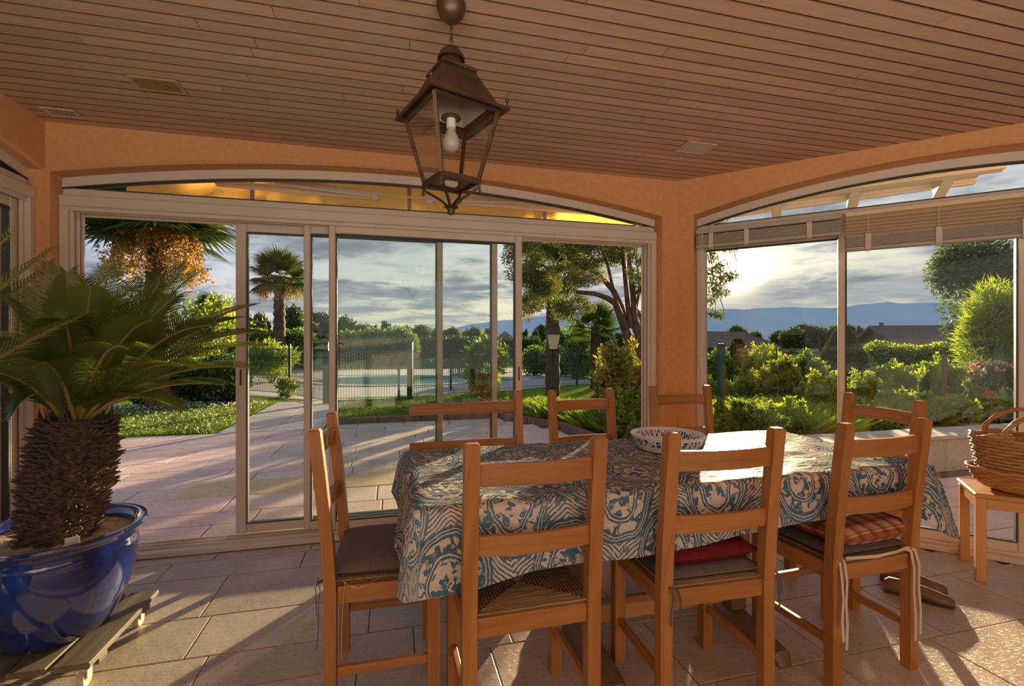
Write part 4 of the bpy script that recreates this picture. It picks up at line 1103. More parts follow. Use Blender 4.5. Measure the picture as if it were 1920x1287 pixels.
for sy in (-1, 1):
    h = MB()
    for q in range(2):
        pts = []
        for k in range(25):
            t = k / 24; x = -.155 + .31 * t; z = .235 + .125 * math.sin(PI * t) ** .55 + (0.0 if t not in (0, 1) else -.02)
            yb = sy * (.150 - .02 * math.sin(PI * t)) + (.0 if sy > 0 else .02)
            pts.append((x + .006 * math.cos(14 * t + q * PI), yb + .006 * math.sin(14 * t + q * PI), z))
        h.tube(pts, .0085, 7)
    h.build('handle', 'wicker', bk, smooth=True, grain=0, angle=0)

# ---- brown shoes on the floor under the end chair
def shoe(label, x, y, rz):
    m = MB(); prof = [(-.13, .026, .05), (-.11, .034, .07), (-.03, .035, .072), (.04, .041, .062), (.09, .043, .05), (.12, .036, .043), (.135, .018, .03)]
    rows = []
    for yy, w, h in prof:
        rows.append([Vector((w * math.cos(a) * (1 if math.sin(a) < .5 else .9), yy, max(.001, h * .45 + h * .55 * math.sin(a)))) for a in [2 * PI * k / 14 for k in range(14)]])
    m.rings(rows); m.poly(rows[0]); m.poly(list(reversed(rows[-1])))
    o = thing('shoe', label, 'shoe', (x, y, 0.001), rz, 'brown shoes under the end chair'); m.build('upper', 'shoe', o, smooth=True, angle=50)
    s_ = MB(); s_.rings([[Vector((w * 1.03 * a, yy, z)) for a, z in ((-1, 0), (1, 0), (1, .008), (-1, .008))] for yy, w, h in prof]); s_.build('sole', 'slot', o)
shoe('brown shoe lying farther from the chair leg, under the end chair', 2.055, 2.44, R_(-128))
shoe('brown shoe half hidden behind the chair leg, under the end chair', 1.985, 2.325, R_(-128))

# ------------------------------------------------------------------ hanging lantern
LX, LY = -.2155, 1.68
lan = thing('lantern', 'bronze four-sided glass lantern hanging by a chain from the boarded ceiling', 'lamp', (LX, LY, CEIL), R_(34.4))
lz = lambda z: z - CEIL
m = MB(); m.lathe([(.052, 0), (.052, -.008), (.050, -.022), (.042, -.042), (.028, -.058), (.012, -.066), (.002, -.068)], 28); m.build('ceiling_rose', 'bronze', lan, smooth=True)
m = MB(); m.tube([(.004, .0, -.06), (.005, .0, lz(2.30))], .0028, 6); m.build('flex', 'slot', lan)
for k in range(4):
    m = MB(); zc = lz(2.372) - .019 * k
    pts = [((.0055 * math.cos(a)) * (1 if k % 2 else 0), (.0055 * math.cos(a)) * (0 if k % 2 else 1), zc + .0115 * math.sin(a)) for a in [2 * PI * j / 14 for j in range(15)]]
    m.tube(pts, .0017, 5, False); m.build('chain_link', 'bronze', lan, smooth=True)
m = MB(); m.lathe([(.002, lz(2.300)), (.014, lz(2.297)), (.034, lz(2.283)), (.047, lz(2.262)), (.049, lz(2.250)), (.044, lz(2.250)), (.040, lz(2.262))], 28); m.build('smoke_cap', 'bronze', lan, smooth=True)
m = MB(); m.lathe([(.030, lz(2.285)), (.036, lz(2.255)), (.046, lz(2.225)), (.047, lz(2.212)), (.030, lz(2.205))], 28); m.build('chimney', 'bronze', lan, smooth=True)
def sq(h, z): return [Vector((a * h, b * h, lz(z))) for a, b in ((-1, -1), (1, -1), (1, 1), (-1, 1))]
m = MB(); m.rings([sq(.062, 2.215), sq(.068, 2.208), sq(.068, 2.200), sq(.060, 2.198)]); m.poly(sq(.062, 2.215)); m.build('roof_collar', 'bronze', lan)
m = MB(); m.rings([sq(.060, 2.205), sq(.116, 2.088), sq(.117, 2.080), sq(.112, 2.079), sq(.057, 2.198)]); m.build('roof', 'bronze', lan)
m = MB(); m.rings([sq(.054, 2.196), sq(.109, 2.080)]); m.poly(sq(.054, 2.196)); m.build('roof_lining', mat('pale_lantern_lining', (0.42, 0.38, 0.34), rough=0.5), lan)
m = MB(); m.rings([sq(.112, 2.086), sq(.150, 2.066), sq(.152, 2.056), sq(.147, 2.054), sq(.108, 2.074)]); m.build('brim', 'bronze', lan)
m = MB(); m.rings([sq(.126, 2.070), sq(.126, 2.052), sq(.116, 2.052), sq(.116, 2.070)]); m.build('top_frame', 'bronze', lan)
m = MB(); m.rings([sq(.076, 1.826), sq(.078, 1.808), sq(.066, 1.806), sq(.066, 1.826)]); m.build('bottom_frame', 'bronze', lan)
T, Bt = sq(.121, 2.056), sq(.071, 1.822)
for k in range(4):
    m = MB(); m.tube([T[k], Bt[k]], .0088, 4); m.build('corner_bar', 'bronze', lan)
    a, b, c, d = T[k], T[(k + 1) % 4], Bt[(k + 1) % 4], Bt[k]
    g = MB(); g.poly([a, b, c, d]); g.build('pane', 'glass2', lan)
    q = sq(.143, 2.07)[k]; m = MB(); m.tube([q, q + Z * .014], .0035, 6); m.sphere(q + Z * .02, .0075, 8, 6); m.build('roof_finial', 'bronze', lan, smooth=True)
    q = sq(.074, 1.808)[k]; m = MB(); m.tube([q, q - Z * .022], .0035, 6); m.sphere(q - Z * .026, .0065, 8, 6); m.build('drop_finial', 'bronze', lan, smooth=True)
    m = MB(); p0 = q * 1.0; p0.z = lz(1.806)
    pts = []
    for j in range(11):
        t = j / 10; r_ = .95 * (1 - t) ** 1.6 + .14; pts.append(Vector((p0.x * min(1, r_), p0.y * min(1, r_), lz(1.806) - .075 * t ** .8)))
    m.tube(pts, .0058, 6, True, .8); m.build('bracket_arm', 'bronze', lan, smooth=True)
m = MB(); m.lathe([(.002, lz(1.738)), (.022, lz(1.736)), (.026, lz(1.730)), (.014, lz(1.724)), (.0125, lz(1.706)), (.002, lz(1.704))], 18); m.build('bottom_boss', 'bronze', lan, smooth=True)
m = MB(); m.rings([sq(.066, 1.815), sq(.03, 1.814)]); m.build('floor_plate', 'bronze', lan)
m = MB(); m.lathe([(.002, lz(2.055)), (.034, lz(2.050)), (.036, lz(2.044)), (.012, lz(2.042))], 20); m.build('reflector', 'bronze', lan, smooth=True)
m = MB(); m.lathe([(.016, lz(2.046)), (.017, lz(2.010)), (.002, lz(2.008))], 18); m.build('lamp_holder', 'ceramic_white', lan, smooth=True)
m = MB(); m.lathe([(.013, lz(2.012)), (.016, lz(1.998)), (.026, lz(1.978)), (.030, lz(1.960)), (.026, lz(1.940)), (.014, lz(1.928)), (.001, lz(1.924))], 22); m.build('light_bulb', 'bulb', lan, smooth=True)

# ------------------------------------------------------------------ cycad in the blue pot
def frond_mesh(base, tip, lift, L_leaf, n=52, droop=.25, twist=0.0, r=rng, vee=.55):
    """rachis as an arching curve with a row of narrow leaflets each side; returns (rachis MB, leaflet verts, faces)"""
    b = Vector(base); t = Vector(tip); c = (b + t) / 2 + Z * lift
    P = lambda u: b * (1 - u) ** 2 + c * 2 * u * (1 - u) + t * u * u
    rc = MB(); pts = [P(i / 12) for i in range(13)]; rc.tube(pts, [.0075 * (1 - .85 * i / 12) + .001 for i in range(13)], 5)
    V = []; Fc = []
    for i in range(n):
        u = .10 + .90 * i / (n - 1); p = P(u); T_ = (P(min(1, u + .02)) - P(max(0, u - .02))).normalized()
        s_ = T_.cross(Z); s_ = s_.normalized() if s_.length > 1e-3 else Vector((1, 0, 0)); up = s_.cross(T_).normalized()
        if twist:
            s_, up = s_ * math.cos(twist) + up * math.sin(twist), up * math.cos(twist) - s_ * math.sin(twist)
        ln = L_leaf * (max(.12, math.sin(PI * min(1, (u * .90 + .12)))) ** .6) * r.uniform(.92, 1.06)
        for sg in (-1, 1):
            fw = .45 + .55 * u
            d = (s_ * sg * math.cos(vee * .9) + up * math.sin(vee * .9) * .75 + T_ * fw).normalized()
            w = T_ * .0038
            m1 = p + d * ln * .55; e = p + d * ln - up * ln * droop + Vector(r.normal(0, .004, 3))
            k = len(V)
            V += [p - w * .8, p + w * .8, m1 + w, m1 - w, e]
            Fc += [(k, k + 1, k + 2, k + 3), (k + 3, k + 2, k + 4)]
    return rc, V, Fc
def make_cycad(name, label, loc, spec, pot_label_group, seed, trunk_h=.47, frond_seed=1):
    """the plant: its base stands in the soil"""
    r = np.random.default_rng(seed)
    t = thing(name, label, 'potted plant', loc)
    # trunk clad in pointed leaf bases
    core = MB(); ax = lambda z: Vector((.062 * z / trunk_h + .02 * math.sin(4 * z), 0, z))
    def rad(z):
        f = z / trunk_h; return .094 + .038 * math.sin(PI * (.08 + .84 * f))
    rows = [[ax(z) + Vector((rad(z) * .93 * math.cos(a), rad(z) * .93 * math.sin(a), 0)) for a in [2 * PI * k / 20 for k in range(20)]] for z in np.linspace(0, trunk_h, 12)]
    core.rings(rows); core.poly(rows[-1]); core.build('trunk', 'trunk_cycad', t, smooth=True, angle=0)
    sc_ = MB(); nrow = 26
    for i in range(nrow):
        z = trunk_h * (i + .4) / nrow; n = 30
        for k in range(n):
            a = 2 * PI * (k + .5 * (i % 2)) / n + r.uniform(-.06, .06); out = Vector((math.cos(a), math.sin(a), 0)); sd_ = Vector((-math.sin(a), math.cos(a), 0))
            p = ax(z) + out * rad(z) * .90; L_ = r.uniform(.018, .038); up = r.uniform(.1, .9)
            tip = p + (out * 1.0 + Z * up).normalized() * L_ * 1.25 + sd_ * r.uniform(-.006, .006); w = .0165; h = .011
            k0 = [p - sd_ * w, p + Z * h, p + sd_ * w, p - Z * h, tip, tip - Z * .004 + out * .001]
            sc_.add(k0, [(0, 1, 4), (1, 2, 4), (2, 3, 5), (3, 0, 5), (0, 4, 5), (2, 5, 4)])
    stuff(sc_.build('leaf_bases', 'trunk_cycad', t))
    crown = ax(trunk_h)
    for sp in spec:
        tip, lift, LL = Vector(sp[0]) - Vector(loc), sp[1], sp[2]
        tw = sp[3] if len(sp) > 3 else 0.0; vee = sp[4] if len(sp) > 4 else .55
        h = Vector((tip.x - crown.x, tip.y - crown.y, 0)); h = h.normalized() if h.length > .01 else Vector((1, 0, 0))
        base = crown + h * .045 + Vector((0, 0, r.uniform(-.01, .02)))
        rc, V, Fc = frond_mesh(base, tip, lift, LL * 1.16, 62, sp[5] if len(sp) > 5 else .18, tw, r, vee)
        f = rc.build('frond', 'rachis', t, smooth=True)
        mesh_obj('leaflets', V, Fc, 'cycad', f)
    m = MB()
    for k in range(70):
        a = r.uniform(0, 6.28); out = Vector((math.cos(a), math.sin(a), 0)); p = ax(trunk_h * .97) + out * r.uniform(.03, .10); q = p + out * r.uniform(.0, .03) + Z * r.uniform(.03, .07)
        m.tube([p, (p + q) / 2 + out * .008, q], [.006, .004, .001], 4)
    stuff(m.build('crown_fibre', 'trunk_cycad', t))
    return t
POT = Vector((-1.79, 1.865, 0))
def make_pot(label, loc, z0=.125, wide=1.0):
    t = thing('plant_pot', label, 'pot', loc + Z * z0)
    m = MB(); k = wide
    m.lathe([(.002, 0), (.150 * k, 0), (.165 * k, .010), (.190 * k, .05), (.228 * k, .14), (.252 * k, .23), (.260 * k, .300), (.258 * k, .335), (.252 * k, .358), (.262 * k, .372), (.284 * k, .384), (.289 * k, .394), (.284 * k, .402), (.268 * k, .402), (.246 * k, .392), (.236 * k, .375), (.238 * k, .33), (.002, .32)], 64)
    m.build('pot_body', 'glaze', t, smooth=True, angle=55)
    s_ = MB(); rows = []
    for i in range(9):
        r_ = .236 * k * (1 - i / 8) + .001; rows.append([Vector((r_ * math.cos(a), r_ * math.sin(a), .362 + .018 * (i / 8) + random.uniform(-.006, .006))) for a in [2 * PI * q / 32 for q in range(32)]])
    s_.rings(rows); s_.build('soil', 'soil', t, smooth=True, angle=0)
    return t
make_pot('cobalt blue glazed pot holding the big cycad, on a wooden plant trolley', POT)
CYL = Vector((-1.772, 1.85, .485))
CX = Vector((-1.72, 1.84, .98))
def tp(px, py, y): return tuple(at(px, py, y))
spec = [
    (tp(500, 648, 1.72), .16, .150, 0, .45), (tp(478, 572, 2.25), .16, .15, 0, .5), (tp(505, 625, 2.05), .20, .15, 0, .5), (tp(372, 690, 1.52), .17, .14, 0, .4, .25),
    (tp(420, 722, 1.66), .10, .14, 0, .45), (tp(367, 512, 2.35), .14, .16, 0, .6), (tp(345, 500, 2.05), .10, .15, .5, .6), (tp(262, 520, 2.25), .06, .16, .3, .6),
    (tp(212, 560, 2.2), .05, .16, -.3, .5), (tp(168, 548, 2.4), .05, .14, 0, .6), (tp(90, 492, 2.05), .05, .16, -.5, .6), (tp(60, 540, 2.15), .10, .15, 0, .5),
    (tp(10, 560, 1.75), .12, .15, 0, .5), (tp(-60, 640, 1.85), .16, .15, 0, .5), (tp(-90, 720, 1.75), .14, .15, 0, .5), (tp(-40, 700, 1.55), .12, .14, 0, .45),
    (tp(240, 655, 1.38), .20, .14, 0, .4, .3), (tp(60, 690, 1.40), .18, .14, 0, .4, .25), (tp(310, 640, 2.05), .14, .15, 0, .5), (tp(400, 610, 1.80), .18, .15, .2, .5),
    (tp(125, 512, 1.95), .04, .18, 0, .5), (tp(205, 497, 2.1), .05, .18, .3, .5), (tp(300, 528, 1.95), .08, .18, 0, .5), (tp(330, 556, 1.75), .12, .18, 0, .5), (tp(440, 598, 1.95), .15, .18, 0, .45), (tp(170, 540, 1.6), .08, .18, 0, .45), (tp(465, 690, 1.6), .14, .17, 0, .45),
    (tp(285, 600, 1.65), .17, .15, .3, .45), (tp(120, 600, 1.55), .15, .14, -.2, .45), (tp(20, 780, 1.70), .16, .13, 0, .45), (tp(340, 770, 1.75), .14, .13, 0, .45), (tp(430, 600, 2.3), .14, .15, 0, .5),
    (tp(150, 580, 2.45), .10, .15, 0, .5), (tp(-20, 620, 2.2), .10, .15, 0, .5), (tp(250, 590, 1.95), .10, .15, .4, .5),
]
make_cycad('cycad_palm', 'sago palm with a scaly barrel trunk growing in the cobalt blue pot', CYL, spec, None, 5)
m = MB(); tg = POT + Vector((.155, -.10, .50)); m.box(tg, (.042, .002, .055), 0, (Vector((.8, .6, 0)), Vector((-.6, .8, 0)), Z)); 
tt = m.build('plant_tag', 'tag'); tag(tt, 'small white plastic plant tag stuck in the soil of the blue pot', 'plant tag')
# trolley
tr = thing('plant_trolley', 'wooden slatted plant trolley on cream casters under the blue pot', 'trolley', POT + Vector((-.01, .0, 0)), R_(14.2))
for k in range(4):
    m = MB(); m.box((-.195 + .13 * k, 0, .108), (.115, .52, .022), .004); m.build('board', 'greywood', tr, grain=1)
for y in (-.17, .17):
    m = MB(); m.box((0, y, .085), (.50, .06, .022), .004); m.build('batten', 'greywood', tr, grain=0)
for a in (-1, 1):
    for b in (-1, 1):
        c = Vector((a * .20, b * .19, 0)); k = MB(); k.box(c + Z * .069, (.045, .045, .010), .002); k.box(c + Vector((-.016, 0, .05)), (.004, .03, .035)); k.box(c + Vector((.016, 0, .05)), (.004, .03, .035)); kk = k.build('caster', 'caster', tr)
        w = MB(); w.tube([c + Vector((-.012, 0, .029)), c + Vector((.012, 0, .029))], .028, 18); w.build('wheel', 'caster', kk, smooth=True)
# second cycad, mostly outside the picture: only some fronds reach in
P2 = Vector((-1.72, .92, 0))
make_pot('second blue pot standing nearer the viewer beside the sliding side window', P2, 0.0)
spec2 = [(tp(155, 592, 1.52), .10, .15, 0, .4, .2), (tp(92, 472, 1.45), .08, .14, 0, .5), (tp(70, 516, 1.50), .10, .14, 0, .5), (tp(20, 440, 1.5), .06, .14, 0, .6), (tp(-20, 560, 1.65), .1, .14, 0, .5)]
for k in range(9):
    a = 2.3 + k * .52; spec2.append((tuple(P2 + Vector((.48 * math.cos(a), .48 * math.sin(a), 1.15 + .12 * math.sin(3 * a)))), .12, .13, 0, .5))
spec2 = [s_ for s_ in spec2 if s_[0][0] > -2.12 + .25 * max(0, 1.2 - s_[0][1])]
make_cycad('cycad_palm', 'second sago palm whose frond tips reach in from beside the viewer', P2 + Vector((-.02, 0, .36)), spec2, None, 9, .40)
# ------------------------------------------------------------------ outside: ground and paving
GZ = -0.06
def flat(name, pts, z, m, th=0.05): return slab(name, pts, z - th, z, m)
structure(flat('ground', [Vector((-900, -40, 0)), Vector((900, -40, 0)), Vector((2600, 3600, 0)), Vector((-2600, 3600, 0))], GZ - .02, 'field', .3))
structure(flat('lawn', [WB(-14, 4.3), WB(-14, 16), WB(12, 12), WB(16, 9), WB(16, -4), WB(7, -4), WB(7, .6), WB(4.3, 2.0), WB(4.3, 3.5), WB(3.6, 4.75), WB(0.9, 4.75), WB(-.2, 4.4)], GZ + .012, 'lawn', .03))
terrace = structure(slab('terrace', [WB(-6.2, -2.5), WB(-6.2, 4.42), WB(.8, 4.42), WB(.9, 4.8), WB(3.6, 4.8), WB(4.25, 3.6), WB(4.4, 2.0), WB(4.9, .5), WB(9, .5), WB(9, -3.4), WB(6.5, -3.4), WB(3.95, .25), WB(-.26, .25), WB(-.3, -2.5)], -.12, -.034, 'grout'))
def paver_rows(v_start, v_end, widths, s_lo, s_hi, lens, m='paver', top=-.03):
    v = v_start; i = 0
    while v < v_end - .05:
        w_ = min(widths[i % len(widths)], v_end - v); i += 1
        lo, hi = s_lo(v + w_ / 2), s_hi(v + w_ / 2); s = lo; e = lo + random.choice(lens) * random.uniform(.4, 1)
        while s < hi:
            e2 = min(e, hi); tile_at('paver', s, e2, v, v + w_, top, m, terrace, gap=.009, c=.005)
            s = e2; e = s + random.choice(lens)
        v += w_
paver_rows(.25, 4.40, [.40, .26, .40, .32], lambda v: -4.6, lambda v: 4.2 if v < 3.5 else 4.2 - (v - 3.5) * .55, [.72, .9, 1.0, 1.15])
paver_rows(4.40, 4.78, [.38], lambda v: .85, lambda v: 3.6, [.7, .9])
paver_rows(-2.6, .25, [.40, .32, .40], lambda v: WLEN + .354 - v + .02, lambda v: min(8.6, WLEN + .354 - v + 4.6), [.9, 1.1, 1.3])
tile_at('paver', .09, 1.9, 1.32, 1.79, -.0275, 'sandstone', terrace, gap=.006, c=.004)['label'] = 'sand-coloured stone strip'
# garden path of large slabs to the gate
path = structure(slab('path', [WB(-.62, 4.42), WB(.82, 4.42), WB(.82, 8.2), WB(-.62, 8.2)], -.12, -.045, 'grout'))
for i in range(6):
    for j in range(2): tile_at('paver', -.60 + .71 * j, .11 + .71 * j, 4.44 + .62 * i, 5.05 + .62 * i, -.035, 'slab', path, gap=.012, c=.006)
# edging along the terrace on the right
kb = structure(empty('kerb_edging', (0, 0, 0)))
pts = [WB(.95, 4.84), WB(3.62, 4.84), WB(4.30, 3.62), WB(4.45, 2.0)]
for a, b in zip(pts, pts[1:]):
    n = max(1, int((b - a).length / .55))
    for i in range(n):
        m = MB(); p = a + (b - a) * i / n; q = a + (b - a) * (i + .97) / n; m.bar(p + Z * .0, q + Z * .0, .09, .13, .01); m.build('kerb_stone', 'kerb', kb)
# low garden wall with a stone cap in front of the rose bed
gw = tag(empty('garden_wall', (0, 0, 0)), 'low stone garden wall with pale cap slabs below the rose bed', 'wall'); structure(gw)
s = 4.72; i = 0
while s < 8.6:
    e = s + .62
    m = MB(); wbox(m, WB, s + .003, e - .003, .43, .55, -.06, .285, .004); m.build('stone', 'ledge', gw)
    m = MB(); wbox(m, WB, s + .003 + (.3 if i else 0) - .02, e - .003 + .3, .395, .78, .29, .328, .006); m.build('cap_slab', 'ledge', gw)
    s = e; i += 1
structure(flat('garden_bed', [WB(4.75, .56), WB(9.5, .56), WB(9.5, 3), WB(4.75, 3)], .20, 'soil', .24))

# ------------------------------------------------------------------ awning over the sliding doors
aw = thing('awning', 'orange terrace awning with its drop screen and white folding arms over the doors', 'awning', (0, 0, 0))
a0, a1, av = .085, 3.95, .62
for k in range(4):
    x0 = a0 if k == 0 else .8585 + 1.09 * (k - 1); x1 = .8585 + 1.09 * k if k < 3 else a1
    m = MB(); rows = []
    for q in range(7):
        z = 2.20 + .34 * q / 6
        rows.append([WB(x0 + (x1 - x0) * j / 8, av + .012 * math.sin(2.1 * j + q) * (1 - q / 6), z) for j in range(9)])
    m.rings(rows, False); m.build('screen_panel', 'awning', aw, smooth=True, angle=0)
    if k < 3:
        m = MB(); wbox(m, WB, x1 - .014, x1 + .014, av - .016, av - .012, 2.20, 2.53); m.build('seam', 'awning_seam', aw)
m = MB(); wbox(m, WB, a0, a1, av - .03, av + .04, 2.53, 2.60, .01); m.build('front_bar', 'white_metal', aw)
m = MB(); wbox(m, WB, a0, a1, .26, .36, 2.50, 2.62, .02); m.build('cassette', 'white_metal', aw)
m = MB(); m.poly([WB(a0, .34, 2.605), WB(a1, .34, 2.605), WB(a1, av, 2.605), WB(a0, av, 2.605)]); m.build('roof_cloth', 'awning', aw)
for p, q in (((.66, .50), (1.68, .55)), ((1.68, .50), (1.05, .36)), ((2.10, .50), (3.40, .54)), ((2.1, .50), (2.9, .36))):
    m = MB(); m.bar(WB(p[0], p[1], 2.335), WB(q[0], q[1], 2.335), .035, .045, .01); m.build('folding_arm', 'white_metal', aw)
for s in (1.70, 2.09):
    m = MB(); wbox(m, WB, s - .03, s + .03, .47, .56, 2.30, 2.37, .012); m.build('arm_joint', 'white_metal', aw)
m = MB(); wbox(m, WB, 1.73, 2.06, .50, .515, 2.33, 2.342); m.build('tie_rod', 'white_metal', aw)
for s in (.1, 3.93):
    m = MB(); wbox(m, WB, s - .02, s + .02, .30, .64, 2.56, 2.60); m.build('bracket', 'white_metal', aw)

# ------------------------------------------------------------------ white timber eave outside the right window
ev = structure(empty('roof_eave', (0, 0, 0)))
def zr(v): return 2.73 - .20 * (v - .25)
for i in range(4):
    s = .05 + .56 * i
    m = MB(); m.bar(WR(s, .25, zr(.25) - .06), WR(s, 1.32, zr(1.32) - .06), .075, .12, .005); m.build('rafter', 'white_wood', ev)
v = .25
while v < 1.35:
    m = MB(); q = WR(-.15, v + .058, zr(v + .058) + .008); q2 = WR(1.95, v + .058, zr(v + .058) + .008)
    m.bar(q, q2, .114, .040, .003); m.build('soffit_board', 'white_wood', ev); v += .118
m = MB(); m.bar(WR(-.15, 1.345, zr(1.34) - .03), WR(1.95, 1.345, zr(1.34) - .0), .03, .06, .004); m.build('fascia_board', 'white_wood', ev)
m = MB(); m.bar(WR(-.15, .74, zr(.74) - .17), WR(1.95, .74, zr(.74) - .17), .11, .12, .006); m.build('purlin', 'white_wood', ev)

# ------------------------------------------------------------------ plants
def bush(name, label, cat, c, rad, n, leaf, m, sub=.5, nb=9, group=None, width=.45, up=.3, stems=True, core=.72, blooms=None, seed=0, outward=.8):
    r = np.random.default_rng(seed + int(abs(c[0]) * 131 + abs(c[1]) * 17))
    t = thing(name, label, cat, (c[0], c[1], GZ if len(c) < 3 else c[2]), 0, group)
    bl = rand_blobs((0, 0, rad[2]), rad, nb * 2, sub * .72, r)
    bl = [((b[0][0], b[0][1], max(b[0][2], b[1][2] * .8)), b[1]) for b in bl] + [((0, 0, rad[2] * .7), (rad[0] * .55, rad[1] * .55, rad[2] * .6))]
    p, d = blob_points(bl, int(n * .8), r, .35)
    dirs = d * .5 + r.normal(size=d.shape) * .7 + np.array([0, 0, up])
    # loose shoots that stand out of the outline
    ns = max(8, int(26 * (rad[0] * rad[2]) ** .5 / .5)); Pn = []; Dn = []; per = max(6, int(n * .3 / ns))
    for k in range(ns):
        q = r.normal(size=3); q /= np.linalg.norm(q); q[2] = abs(q[2]) * .9 + .1
        s0 = np.array((0, 0, rad[2])) + q * np.array(rad) * .75; g = q * .6 + np.array((0, 0, .8)) + r.normal(size=3) * .25; g /= np.linalg.norm(g); Lg = r.uniform(.25, .65) * min(rad[0], rad[2]) * 1.2
        u = r.uniform(0, 1, per)[:, None]; Pn.append(s0 + g * Lg * u + r.normal(size=(per, 3)) * leaf * .35); Dn.append(g * .7 + r.normal(size=(per, 3)) * .7)
    p = np.concatenate([p] + Pn); dirs = np.concatenate([dirs] + Dn); p[:, 2] = np.maximum(p[:, 2], .01)
    V, Fq = leaf_arrays(p, leaf * 1.15, dirs, width, r)
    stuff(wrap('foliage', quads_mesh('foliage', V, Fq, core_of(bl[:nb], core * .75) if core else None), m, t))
    if stems:
        s_ = MB()
        for k in range(5):
            a = 6.28 * k / 5; s_.tube([(0.03 * math.cos(a), .03 * math.sin(a), 0), (rad[0] * .3 * math.cos(a), rad[1] * .3 * math.sin(a), rad[2] * .8), (rad[0] * .5 * math.cos(a), rad[1] * .5 * math.sin(a), rad[2] * 1.4)], [.018, .012, .005], 5)
        s_.build('stem', 'bark', t)
    for (mt, k, sz, front) in (blooms or []):
        for q in range(k):
            d = r.normal(size=3); d /= np.linalg.norm(d); d[2] = abs(d[2]) * .8 + .2; d[1] = -abs(d[1]) if front else d[1]
            p = np.array((0, 0, rad[2])) + d * np.array(rad) * .98
            P = p + r.normal(size=(26, 3)) * sz * .25; V, Fq = leaf_arrays(P, sz * .8, P - p + np.array([0, 0, sz * .3]), .8, r)
            wrap('bloom', quads_mesh('bloom', V, Fq), mt, t)
    return t
def at_g(px, y): return ((px - 960) / F_PX * y, y)
# fan palms
def fan_palm(label, x, y, trunk_h, tr_r, leaf_r, nleaf, petiole, flowers=0, seed=1, dead=0, name='fan_palm', minp=-.5, group=None):
    r = np.random.default_rng(seed)
    t = thing(name, label, 'palm tree', (x, y, GZ), 0, group)
    m = MB(); rows = []
    for i in range(26):
        z = trunk_h * i / 25; k = 1 + .10 * (i % 2) + .05 * r.normal()
        rows.append([Vector((tr_r * k * (1.15 - .2 * i / 25) * math.cos(a), tr_r * k * (1.15 - .2 * i / 25) * math.sin(a), z)) for a in [2 * PI * q / 12 + i * .2 for q in range(12)]])
    m.rings(rows); m.poly(rows[-1]); m.build('trunk', 'palm_trunk', t, smooth=True, angle=0)
    fib = MB()
    for i in range(int(60 * trunk_h / 2)):
        z = r.uniform(.1, 1) ** .6 * trunk_h; a = r.uniform(0, 6.28); o_ = Vector((math.cos(a), math.sin(a), 0)); p = o_ * tr_r * .95 + Z * z
        fib.tube([p, p + o_ * tr_r * .35 + Z * r.uniform(-.02, .10)], [.02, .006], 4)
    stuff(fib.build('trunk_fibre', 'palm_trunk', t))
    # one leaf mesh, shared
    def leaf():
        V = []; Fc = []; n = 30
        V += [Vector((0, -.012, 0)), Vector((0, .012, 0)), Vector((petiole, .010, .0)), Vector((petiole, -.010, 0))]; Fc.append((0, 1, 2, 3))
        hub = Vector((petiole, 0, 0))
        for k in range(n):
            a = math.radians(-118 + 236 * k / (n - 1)); L_ = leaf_r * (.72 + .28 * math.cos(a * .62)) * r.uniform(.94, 1.05)
            d = Vector((math.cos(a), math.sin(a), 0)); s_ = Vector((-math.sin(a), math.cos(a), 0)); w = L_ * .5 * math.radians(236 / n) * .62
            dz = -.10 * abs(math.sin(a))
            m1 = hub + d * L_ * .55 + Vector((0, 0, dz * .4 * L_)); e = hub + d * L_ + Vector((0, 0, (dz - .16) * L_))
            q = len(V); V += [hub, m1 - s_ * w, m1 + Z * w * .35, m1 + s_ * w, e]; Fc += [(q, q + 1, q + 2), (q, q + 2, q + 3), (q + 1, q + 4, q + 2), (q + 2, q + 4, q + 3)]
        return V, Fc
    V, Fc = leaf(); me = None
    for k in range(nleaf):
        yaw = 2.399 * k + r.uniform(-.2, .2); pitch = math.radians(78) - (math.radians(78) - minp) * (k / (nleaf - 1)) ** .9
        if me is None: o = mesh_obj('frond', V, Fc, 'palm', t); me = o.data
        else: o = put(bpy.data.objects.new('frond', me)); o.parent = t
        o.location = (0, 0, trunk_h - .05 - .12 * (k / nleaf)); o.rotation_euler = (r.uniform(-.3, .3), -pitch, yaw)
    for k in range(flowers):
        a = 2 * PI * k / flowers + r.uniform(-.2, .2); o_ = np.array((math.cos(a), math.sin(a), 0)); P = []
        stem = MB(); pts = []
        for q in range(9):
            u = q / 8; pts.append(Vector(o_ * (tr_r * .8 + .62 * leaf_r * u ** .8) + np.array((0, 0, trunk_h - .05 + .22 * math.sin(u * 2.4) - .95 * leaf_r * u ** 1.8))))
        stem.tube(pts, .014, 5); f = stem.build('flower_stalk', 'flower_gold', t)
        for q in range(3, 9):
            for w in range(8):
                d = r.normal(size=3) * .085 * leaf_r; base = np.array(pts[q]) + d
                for z in range(9): P.append(base + np.array((r.normal() * .03, r.normal() * .03, -.024 * z * leaf_r)))
        Vv, Fq = leaf_arrays(np.array(P), .062 * leaf_r, None, .8, r)
        stuff(wrap('flower_cluster', quads_mesh('flower_cluster', Vv, Fq), 'flower_gold', f))
    for k in range(dead):
        a = 2 * PI * k / dead; o = put(bpy.data.objects.new('dead_frond', me)); o.parent = t
        o.location = (0, 0, trunk_h - .25); o.rotation_euler = (r.uniform(-.2, .2), R_(72), a)
    return t
p1 = at(295, 420, 9.2); fan_palm('tall fan palm with golden flower clusters cut off by the window head', p1.x, p1.y, p1.z - GZ, .175, 1.0, 34, .62, 14, 3, minp=-.12)
